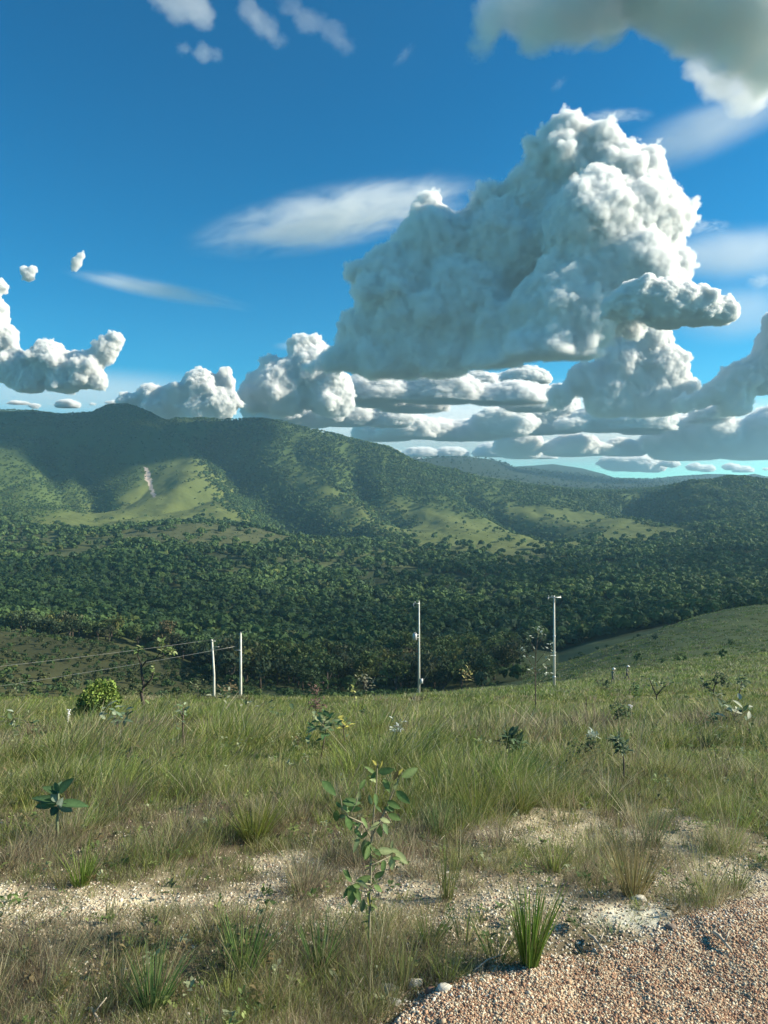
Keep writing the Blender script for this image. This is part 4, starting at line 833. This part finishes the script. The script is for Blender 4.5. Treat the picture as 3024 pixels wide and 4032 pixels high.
# ---------------------------------------------------------------- clouds: closed bodies filled with scattering vapour, lit by the sun
def vapour(name, dens, noise=None, colr=(1, 1, 1), aniso=.1):
    m = bpy.data.materials.new(name); m.use_nodes = True; t = m.node_tree; t.nodes.clear()
    o = t.nodes.new('ShaderNodeOutputMaterial'); s = t.nodes.new('ShaderNodeVolumeScatter'); s.inputs['Color'].default_value = (*colr, 1)
    s.inputs['Anisotropy'].default_value = aniso; s.inputs['Density'].default_value = dens; L(t, s.outputs[0], o.inputs['Volume'])
    if noise:      # wispy: density fades towards the rim of the body and is torn by stretched noise
        sc, lo, hi = noise
        tc = t.nodes.new('ShaderNodeTexCoord'); n = t.nodes.new('ShaderNodeTexNoise'); n.inputs['Detail'].default_value = 6; n.inputs['Roughness'].default_value = .6; n.inputs['Scale'].default_value = 1; n.inputs['Distortion'].default_value = .6
        mp = t.nodes.new('ShaderNodeMapping'); mp.inputs['Scale'].default_value = sc; L(t, tc.outputs['Object'], mp.inputs['Vector']); L(t, mp.outputs[0], n.inputs['Vector'])
        ln = t.nodes.new('ShaderNodeVectorMath'); ln.operation = 'LENGTH'; L(t, tc.outputs['Object'], ln.inputs[0])
        fo = t.nodes.new('ShaderNodeMapRange'); fo.interpolation_type = 'SMOOTHSTEP'; fo.inputs[1].default_value = 1; fo.inputs[2].default_value = .2; L(t, ln.outputs['Value'], fo.inputs[0])
        ad = t.nodes.new('ShaderNodeMath'); ad.operation = 'MULTIPLY_ADD'; L(t, fo.outputs[0], ad.inputs[0]); ad.inputs[1].default_value = .16; L(t, n.outputs[0], ad.inputs[2])
        mr = t.nodes.new('ShaderNodeMapRange'); mr.interpolation_type = 'SMOOTHSTEP'; mr.inputs[1].default_value = lo+.09; mr.inputs[2].default_value = hi+.10; mr.inputs[4].default_value = dens; L(t, ad.outputs[0], mr.inputs[0])
        mu = t.nodes.new('ShaderNodeMath'); mu.operation = 'MULTIPLY'; L(t, mr.outputs[0], mu.inputs[0]); L(t, fo.outputs[0], mu.inputs[1]); L(t, mu.outputs[0], s.inputs['Density'])
    return m
def cloud(blobs, base, fs, label, amp=.62, kids=14, seed=1, group='cumulus clouds', D=6000., st=(1, 1, 1), dens=1., colr=(1, 1, 1), grow=1.1, soft_=.13, billow=True):
    """blobs: (column, row, radius px, extra depth); base: row of the flat underside; fs: size of the billows (1 = the giant cloud's).
    A body of vapour: thick inside, its rim broken up by billowing noise, cut off flat at the base."""
    g_ = np.random.default_rng(seed); S = []; u = D/F*fs; band, nsc, vox = 105*u, 135*u, 12*u
    zb = -(base-CY)/F*D; st = np.array(st)
    def rd(n):
        v = g_.normal(size=(n, 3)); return v/np.linalg.norm(v, axis=1)[:, None]
    for (px, py, r, dd) in blobs:
        c = W(px, py, D+dd); Rr = r/F*D; S.append((c, Rr*grow)); Dr = rd(kids)
        for k in range(kids): S.append((c+Dr[k]*st*Rr*g_.uniform(.7, .95), Rr*g_.uniform(.25, .5)))
    V = np.concatenate([IV2*R1*st+c for c, R1 in S]); Fc = np.concatenate([IF2+i*len(IV2) for i in range(len(S))])
    V[:, 2] = np.maximum(V[:, 2], zb-band*.8)
    o = mesh('cloud', V, Fc, None); m = o.modifiers.new('r', 'REMESH'); m.mode = 'VOXEL'; m.voxel_size = vox
    me = bpy.data.meshes.new_from_object(o.evaluated_get(bpy.context.evaluated_depsgraph_get())); o.modifiers.clear(); o.data = me
    mt = bpy.data.materials.new('cloud_vapour'); mt.use_nodes = True; t = mt.node_tree; t.nodes.clear()
    out = t.nodes.new('ShaderNodeOutputMaterial'); sc = t.nodes.new('ShaderNodeVolumeScatter'); sc.inputs['Color'].default_value = (*colr, 1); sc.inputs['Anisotropy'].default_value = .1; L(t, sc.outputs[0], out.inputs['Volume'])
    at = t.nodes.new('ShaderNodeAttribute'); at.attribute_name = 'density'; gp = t.nodes.new('ShaderNodeNewGeometry')
    n = t.nodes.new('ShaderNodeTexNoise'); n.inputs['Scale'].default_value = 1/nsc; n.inputs['Detail'].default_value = 4 if billow else 5; n.inputs['Roughness'].default_value = .6; n.inputs['Lacunarity'].default_value = 2.1
    mp = t.nodes.new('ShaderNodeMapping'); mp.inputs['Location'].default_value = (seed*7.3, seed*3.1, 0); mp.inputs['Scale'].default_value = (1/st[0], 1/st[1], 1/st[2]); L(t, gp.outputs['Position'], mp.inputs['Vector']); L(t, mp.outputs[0], n.inputs['Vector'])
    ma = t.nodes.new('ShaderNodeMath'); ma.operation = 'MULTIPLY_ADD'; L(t, n.outputs[0], ma.inputs[0]); ma.inputs[1].default_value = 1.5*amp; L(t, at.outputs['Fac'], ma.inputs[2])
    if billow:
        # cauliflower billows: inverted distance to scattered centres, in three sizes
        vo = t.nodes.new('ShaderNodeTexVoronoi'); vo.feature = 'F1'; vo.inputs['Scale'].default_value = 1/(nsc*.42); vo.inputs['Detail'].default_value = 1; vo.inputs['Roughness'].default_value = .7; vo.inputs['Lacunarity'].default_value = 2.3
        L(t, mp.outputs[0], vo.inputs['Vector'])
        mb = t.nodes.new('ShaderNodeMath'); mb.operation = 'MULTIPLY_ADD'; L(t, vo.outputs['Distance'], mb.inputs[0]); mb.inputs[1].default_value = -.42*amp; L(t, ma.outputs[0], mb.inputs[2]); ma = mb
    gt = t.nodes.new('ShaderNodeMapRange'); gt.inputs[1].default_value = .02; gt.inputs[2].default_value = .14; L(t, at.outputs['Fac'], gt.inputs[0])
    mr = t.nodes.new('ShaderNodeMapRange'); md = amp*(.75-(.19 if billow else 0)); mr.inputs[1].default_value = md+.19; mr.inputs[2].default_value = md+.19+soft_; mr.inputs[4].default_value = .046*2.06/u*dens; L(t, ma.outputs[0], mr.inputs[0])
    sx = t.nodes.new('ShaderNodeSeparateXYZ'); L(t, gp.outputs['Position'], sx.inputs[0])
    zr = t.nodes.new('ShaderNodeMath'); zr.operation = 'MULTIPLY_ADD'; L(t, n.outputs[0], zr.inputs[0]); zr.inputs[1].default_value = -nsc*.4; L(t, sx.outputs[2], zr.inputs[2])
    zm = t.nodes.new('ShaderNodeMapRange'); zm.inputs[1].default_value = zb-nsc*.22; zm.inputs[2].default_value = zb-nsc*.10; L(t, zr.outputs[0], zm.inputs[0])
    mu = t.nodes.new('ShaderNodeMath'); mu.operation = 'MULTIPLY'; L(t, mr.outputs[0], mu.inputs[0]); L(t, zm.outputs[0], mu.inputs[1]); m2 = t.nodes.new('ShaderNodeMath'); m2.operation = 'MULTIPLY'; L(t, mu.outputs[0], m2.inputs[0]); L(t, gt.outputs[0], m2.inputs[1]); L(t, m2.outputs[0], sc.inputs['Density'])
    ng = bpy.data.node_groups.new('vapour_fill', 'GeometryNodeTree'); ng.interface.new_socket('Geometry', in_out='INPUT', socket_type='NodeSocketGeometry'); ng.interface.new_socket('Geometry', in_out='OUTPUT', socket_type='NodeSocketGeometry')
    a = ng.nodes.new('NodeGroupInput'); b = ng.nodes.new('NodeGroupOutput'); v = ng.nodes.new('GeometryNodeMeshToVolume'); v.resolution_mode = 'VOXEL_SIZE'
    v.inputs['Density'].default_value = 1; v.inputs['Voxel Size'].default_value = vox; v.inputs['Interior Band Width'].default_value = band
    sm = ng.nodes.new('GeometryNodeSetMaterial'); sm.inputs['Material'].default_value = mt
    ng.links.new(a.outputs[0], v.inputs['Mesh']); ng.links.new(v.outputs[0], sm.inputs[0]); ng.links.new(sm.outputs[0], b.inputs[0])
    g = o.modifiers.new('vapour_fill', 'NODES'); g.node_group = ng; o.data.materials.clear(); o.data.materials.append(mt)
    return tag(o, label, 'cloud', group, 'stuff')
BIG = [(1420, 1300, 120, 300), (1370, 1400, 90, 300), (1540, 1150, 190, 320), (1600, 1330, 180, 300), (1700, 960, 180, 320), (1690, 800, 85, 300), (1820, 1200, 230, 260), (1910, 780, 95, 200), (1980, 980, 210, 250), (2100, 790, 150, 150), (2200, 640, 150, 80), (2240, 495, 100, 0), (2160, 570, 85, 0), (2360, 570, 110, 0), (2430, 700, 160, 0), (2570, 640, 90, -50), (2570, 780, 120, -50), (2650, 880, 105, -100),
       (2490, 900, 220, -50), (2450, 900, 210, 380), (2300, 800, 200, 300), (2320, 900, 210, -230), (2400, 1080, 240, -150), (2400, 1100, 230, 350), (2200, 1200, 170, -330), (2530, 1080, 160, -400), (2660, 1060, 95, -400), (2690, 1200, 95, -450), (2560, 1200, 110, -400), (2060, 1400, 115, -480), (2190, 1390, 120, -520), (2310, 1250, 140, -450), (2300, 1400, 100, -500), (1280, 1440, 60, 300), (1750, 1400, 150, 200), (1480, 1420, 130, 280), (1930, 1440, 110, -150), (1200, 1450, 50, 300), (1990, 1290, 140, -50), (2060, 1320, 120, -200), (1330, 1415, 85, 300), (1240, 1440, 60, 300)]
cloud(BIG, 1462, 1, 'giant towering cumulus cloud, grey on the left and bright white on the right', seed=4)
cloud([(2430, 1210, 60, 0), (2500, 1180, 85, 0), (2590, 1185, 95, 0), (2680, 1200, 90, 0), (2760, 1220, 80, 0), (2840, 1225, 65, 0), (2620, 1230, 80, 0)], 1276, .42, 'small dark cloud in front of the right side of the giant cloud', D=4600., seed=6, st=(1.1, 1.4, 1))
cloud([(2420, 1330, 70, 0), (2540, 1340, 100, 0), (2450, 1440, 110, 0), (2600, 1450, 110, 0), (2300, 1490, 80, 0), (2400, 1560, 110, 0), (2560, 1570, 110, 0), (2680, 1540, 80, 0), (2200, 1560, 60, 0)], 1640, .6, 'lumpy sunlit cloud below the right side of the giant cloud', D=8000., seed=7, grow=1.2, dens=.9)
cloud([(2830, 1540, 70, 0), (2920, 1500, 90, 0), (3010, 1470, 100, 0), (3120, 1380, 150, 0), (2760, 1570, 55, 0), (2690, 1590, 50, 0), (2900, 1580, 80, 0)], 1640, .5, 'bright cumulus heaped at the right border', D=7500., seed=8, grow=1.1, dens=.9)
cloud([(60, 1450, 85, 0), (200, 1420, 90, 0), (330, 1460, 85, 0), (390, 1500, 50, 0), (420, 1370, 60, 0), (455, 1340, 45, 0), (110, 1500, 75, 0), (250, 1490, 80, 0)], 1545, .45, 'white cumulus with a leaning tower at the left above the hills', D=7000., seed=9)
cloud([(-40, 1270, 80, 0), (10, 1330, 70, 0), (0, 1220, 50, 0), (-60, 1400, 80, 0), (0, 1130, 40, 0)], 1440, .42, 'bright cloud cut off by the left border', D=7000., seed=10)
cloud([(112, 1085, 30, 0), (96, 1065, 26, 0), (130, 1062, 24, 0)], 1300, .22, 'tiny round cloudlet near the left border', seed=11, kids=8, dens=.35)
cloud([(302, 1032, 28, 0), (318, 1008, 22, 0), (293, 1055, 20, 0)], 1300, .22, 'tiny upright cloudlet above the long thin streak', seed=12, kids=8, dens=.35)
cloud([(500, 1585, 50, 0), (590, 1560, 62, 0), (700, 1570, 75, 0), (790, 1530, 85, 0), (870, 1590, 75, 0), (905, 1500, 36, 0), (885, 1465, 34, 0), (620, 1610, 75, 0), (780, 1620, 85, 0)], 1670, .38, 'low white cumulus just above the saddle of the left hills', D=9000., seed=13)
cloud([(1060, 1440, 55, 0), (1180, 1370, 65, 0), (1240, 1350, 45, 0), (1100, 1530, 125, 0), (1230, 1460, 110, 0), (1000, 1560, 80, 0), (1300, 1550, 110, 0)], 1680, .5, 'tall pale cumulus behind the left end of the giant cloud', D=9500., seed=14)
# stratocumulus layers towards the horizon
rs = np.random.default_rng(77)
def bank(px0, px1, row, rpx, D, n, label, seed, base, sx=2., fs=.55, colr=(1, 1, 1), dens=1.):
    b = [(px+rs.normal()*rpx*.5, row+rs.normal()*rpx*.35, rpx*rs.uniform(.35, 1.5), rs.uniform(-600, 600)) for px in np.linspace(px0, px1, int(n*1.3))]
    cloud(b, base, fs*.62, label, D=D, seed=seed, kids=15, st=(1+(sx-1)*.7, 1.1, .95), colr=colr, dens=dens*.45, grow=1.3, amp=.9, soft_=.18)
HZ = (.93, .97, 1)  # bluish vapour tint, stands in for haze before the farthest banks
bank(1380, 2200, 1560, 62, 11000, 9, 'long blue-grey cloud bar directly under the giant cloud', 21, 1600)
bank(1150, 2300, 1508, 38, 13500, 12, 'narrow cream cloud stripe between the giant cloud and the grey bar', 38, 1530, 2.2, .34)
bank(1030, 1540, 1640, 50, 13000, 7, 'cream cloud row above the round hill shoulder', 23, 1678, 1.8, .4)
bank(1480, 2080, 1695, 48, 15000, 8, 'cream cloud row above the middle of the skyline', 24, 1728, 2, .4)
bank(1950, 2640, 1660, 58, 15000, 8, 'pale cloud row right of the cream rows', 25, 1704, 2, .45)
bank(1540, 2200, 1785, 30, 19000, 8, 'thin low cloud line above the dark far ridge', 26, 1804, 2.4, .26, HZ, .8)
bank(1980, 2480, 1765, 46, 17000, 7, 'yellowish low cloud bank above the far blue hill', 27, 1800, 1.6, .32, HZ)
bank(2430, 3150, 1836, 26, 21000, 9, 'lowest thin cloud line at the right horizon', 28, 1858, 2.4, .24, HZ, .8)
bank(2640, 3200, 1715, 90, 16000, 6, 'large flat blue-grey cloud low at the right', 29, 1806, 1.7, .6, HZ)
bank(2100, 2900, 1620, 46, 15500, 9, 'grey cloud shelf in front of the right-hand cumulus feet', 40, 1654, 2, .45)
bank(60, 520, 1592, 20, 14000, 6, 'faint low cloud line behind the left ridge', 31, 1608, 2.2, .24, HZ, .8)
# thin, torn clouds
def wisp(px, row, wpx, hpx, D, ang, dens, sc, label, thick=.3, lo=.36, hi=.6, colr=(1, 1, 1)):
    o = mesh('thin_cloud', IV2, IF2, vapour('wisp_vapour', dens, (sc, lo, hi), colr), smooth=True)
    s = D/F; o.location = W(px, row, D); o.scale = (wpx/2*s, wpx/2*s*thick, hpx/2*s); o.rotation_euler = (0, R_(-ang), 0)
    tag(o, label, 'cloud', 'thin torn clouds', 'stuff'); return o
wisp(1340, 850, 1350, 260, 8000, 11, .0034, (3.2, 1.2, 2.6), 'long white cirrus band left of the giant cloud', lo=.34)
wisp(620, 1140, 850, 80, 8000, -11, .0030, (1.4, 1, 1.2), 'long thin white streak sloping down in the left sky', lo=.3)
wisp(2800, 500, 1150, 260, 8000, 22, .0011, (1, 1, .7), 'broad smooth cirrus fan at the upper right', lo=.26)
wisp(2900, 1000, 900, 260, 9500, 3, .0012, (1, 1, .6), 'pale smooth veil at the right of the giant cloud', lo=.2, thick=.4)
wisp(2900, 1230, 700, 300, 9800, 4, .0008, (1, 1, .6), 'faint lower veil at the right border', lo=.15, thick=.4)
def torn(blobs, fs, D, dens, label, seed, amp=1.5, colr=(1, 1, 1), st=(1.2, 1.2, .9), grow=1.25):
    return cloud(blobs, 2300, fs, label, soft_=.5, billow=False, amp=amp, kids=10, seed=seed, group='thin torn clouds', D=D, st=st, dens=dens, colr=colr, grow=grow)
torn([(640, -20, 60, 0), (720, 10, 80, 0), (790, 50, 60, 0)], .5, 3000, .016, 'ragged white cloud at the top left of centre', 61)
torn([(720, 190, 30, 0), (800, 205, 40, 0), (850, 215, 30, 0)], .36, 3000, .016, 'small ragged cloud below the top-left ragged one', 62)
torn([(980, 50, 50, 0), (1040, 100, 50, 0), (1090, 150, 40, 0)], .45, 3000, .012, 'faint ragged cloud at the top centre', 63)
torn([(1130, 20, 50, 0), (1220, 80, 55, 0), (1310, 130, 50, 0), (1360, 180, 40, 0)], .5, 3000, .009, 'very faint grey-white wisp at the top centre right', 64)
torn([(1960, 60, 90, 0), (2120, 30, 130, 0), (2280, 20, 150, 0), (2120, 150, 80, 0), (1900, 190, 60, 0), (2430, -40, 150, 0), (2380, 110, 80, 0)], .9, 2600, .16, 'large soft grey-white cloud at the top right', 65, 1.2, (.93, .94, .95))  # vapour colour slightly greyed in place of the cloud's self-shadow
torn([(2650, -40, 170, 0), (2800, 40, 170, 0), (2950, 80, 170, 0), (3080, 160, 170, 0), (2900, 200, 90, 0), (3050, -60, 200, 0), (2700, -140, 200, 0), (3000, 300, 90, 0)], .9, 2500, .14, 'dark grey ragged cloud in the top right corner', 66, 1.3, (.90, .90, .93))  # greyer vapour colour, self-shadow of the thick cloud put into it
torn([(2750, 250, 60, 0), (2850, 330, 80, 0), (2950, 380, 80, 0), (2700, 180, 50, 0)], .6, 2700, .06, 'torn grey fringe below the dark corner cloud', 67)
wisp(1590, 215, 160, 60, 3000, 45, .003, (1.4, 1, 1.2), 'tiny slanted wisp in the blue right of the top centre', lo=.38)
wisp(2420, 455, 360, 70, 7500, 0, .0035, (2, 1, 1.4), 'white wisp right of the top of the giant cloud', lo=.38)
wisp(2760, 890, 300, 80, 6500, 0, .004, (2.4, 1, 1.6), 'small torn wisps right of the giant cloud', lo=.45)
wisp(3000, 1105, 160, 90, 5000, 0, .010, (1.6, 1, 1.6), 'small grey cloudlet at the right border', lo=.36)
wisp(2200, 330, 110, 60, 4000, 35, .003, (1.6, 1, 1.4), 'tiny faint wisp above the giant cloud', lo=.4)
wisp(1180, 1360, 260, 60, 11000, 0, .0025, (1.4, 1, 1), 'thin pale sheet beside the small white tower', lo=.3)
wisp(2100, 1700, 3400, 420, 24000, 0, .0006, (1.5, 1, 1.2), 'pale murky cloud layer low behind the other clouds', lo=.1, hi=.4, thick=.25)
wisp(250, 1560, 1800, 260, 22000, 0, .0004, (1.5, 1, 1.2), 'faint murky layer low behind the left ridge', lo=.1, hi=.4, thick=.25)
# clouds above and to the right of the picture whose shade lies over the valley and the left mountain
sd = np.array([math.cos(EL)*math.sin(AZ), math.cos(EL)*math.cos(AZ), math.sin(EL)])
def shade_cloud(tx, ty, tz, h, rx, ry, seed, label, dn):
    c = np.array([tx, ty, tz])+sd*(h-tz)/sd[2]; g_ = np.random.default_rng(seed); b = []
    for k in range(26):
        a, q = g_.uniform(0, 6.28), math.sqrt(g_.random())*.85; p = c+np.array([math.cos(a)*q*rx, math.sin(a)*q*ry, g_.uniform(0, 60)]); R1 = g_.uniform(70, 130)
        b.append((CX+p[0]/p[1]*F, CY-p[2]/p[1]*F, R1/6000*F, p[1]-6000))
    cloud(b, CY-(h-40)/6000*F, .5, label, seed=seed, kids=8, st=(1.5, 1.2, .6), dens=dn)
shade_cloud(120, 520, -60, 1350, 680, 340, 51, 'broad cloud high to the right, its shade on the valley wood', .068)
shade_cloud(-800, 1700, 150, 2100, 600, 300, 52, 'cloud high to the right, its shade on the left mountain', 1.5)
cy.volume_step_rate = 2.2; cy.volume_max_steps = 384

shade_cloud(700, 3250, 250, 2300, 850, 420, 53, 'cloud far to the right, its shade on the dark far ridge', .6)
# ---------------------------------------------------------------- haze: even air round the whole scene, below and in front of the clouds
bm = bmesh.new(); bxm(bm, (0, 0, 0), (1, 1, 1)); hz = bobj('haze', bm, bpy.data.materials.new('haze'), None, False)
zmin, zmax = float(Z.min()), float(Z.max()); hz.scale = (19000, 19000, zmax+40-(zmin-1)); hz.location = (0, 0, (zmax+40+zmin-1)/2)
m = hz.data.materials[0]; m.use_nodes = True; t = m.node_tree; t.nodes.clear(); o = t.nodes.new('ShaderNodeOutputMaterial'); s = t.nodes.new('ShaderNodeVolumePrincipled')
s.inputs['Color'].default_value = (.42, .78, 1, 1); s.inputs['Density'].default_value = .0001; s.inputs['Anisotropy'].default_value = .2; L(t, s.outputs[0], o.inputs['Volume'])
tag(hz, 'pale blue air over the valley', kind='stuff')
print('ground z', zmin, zmax)
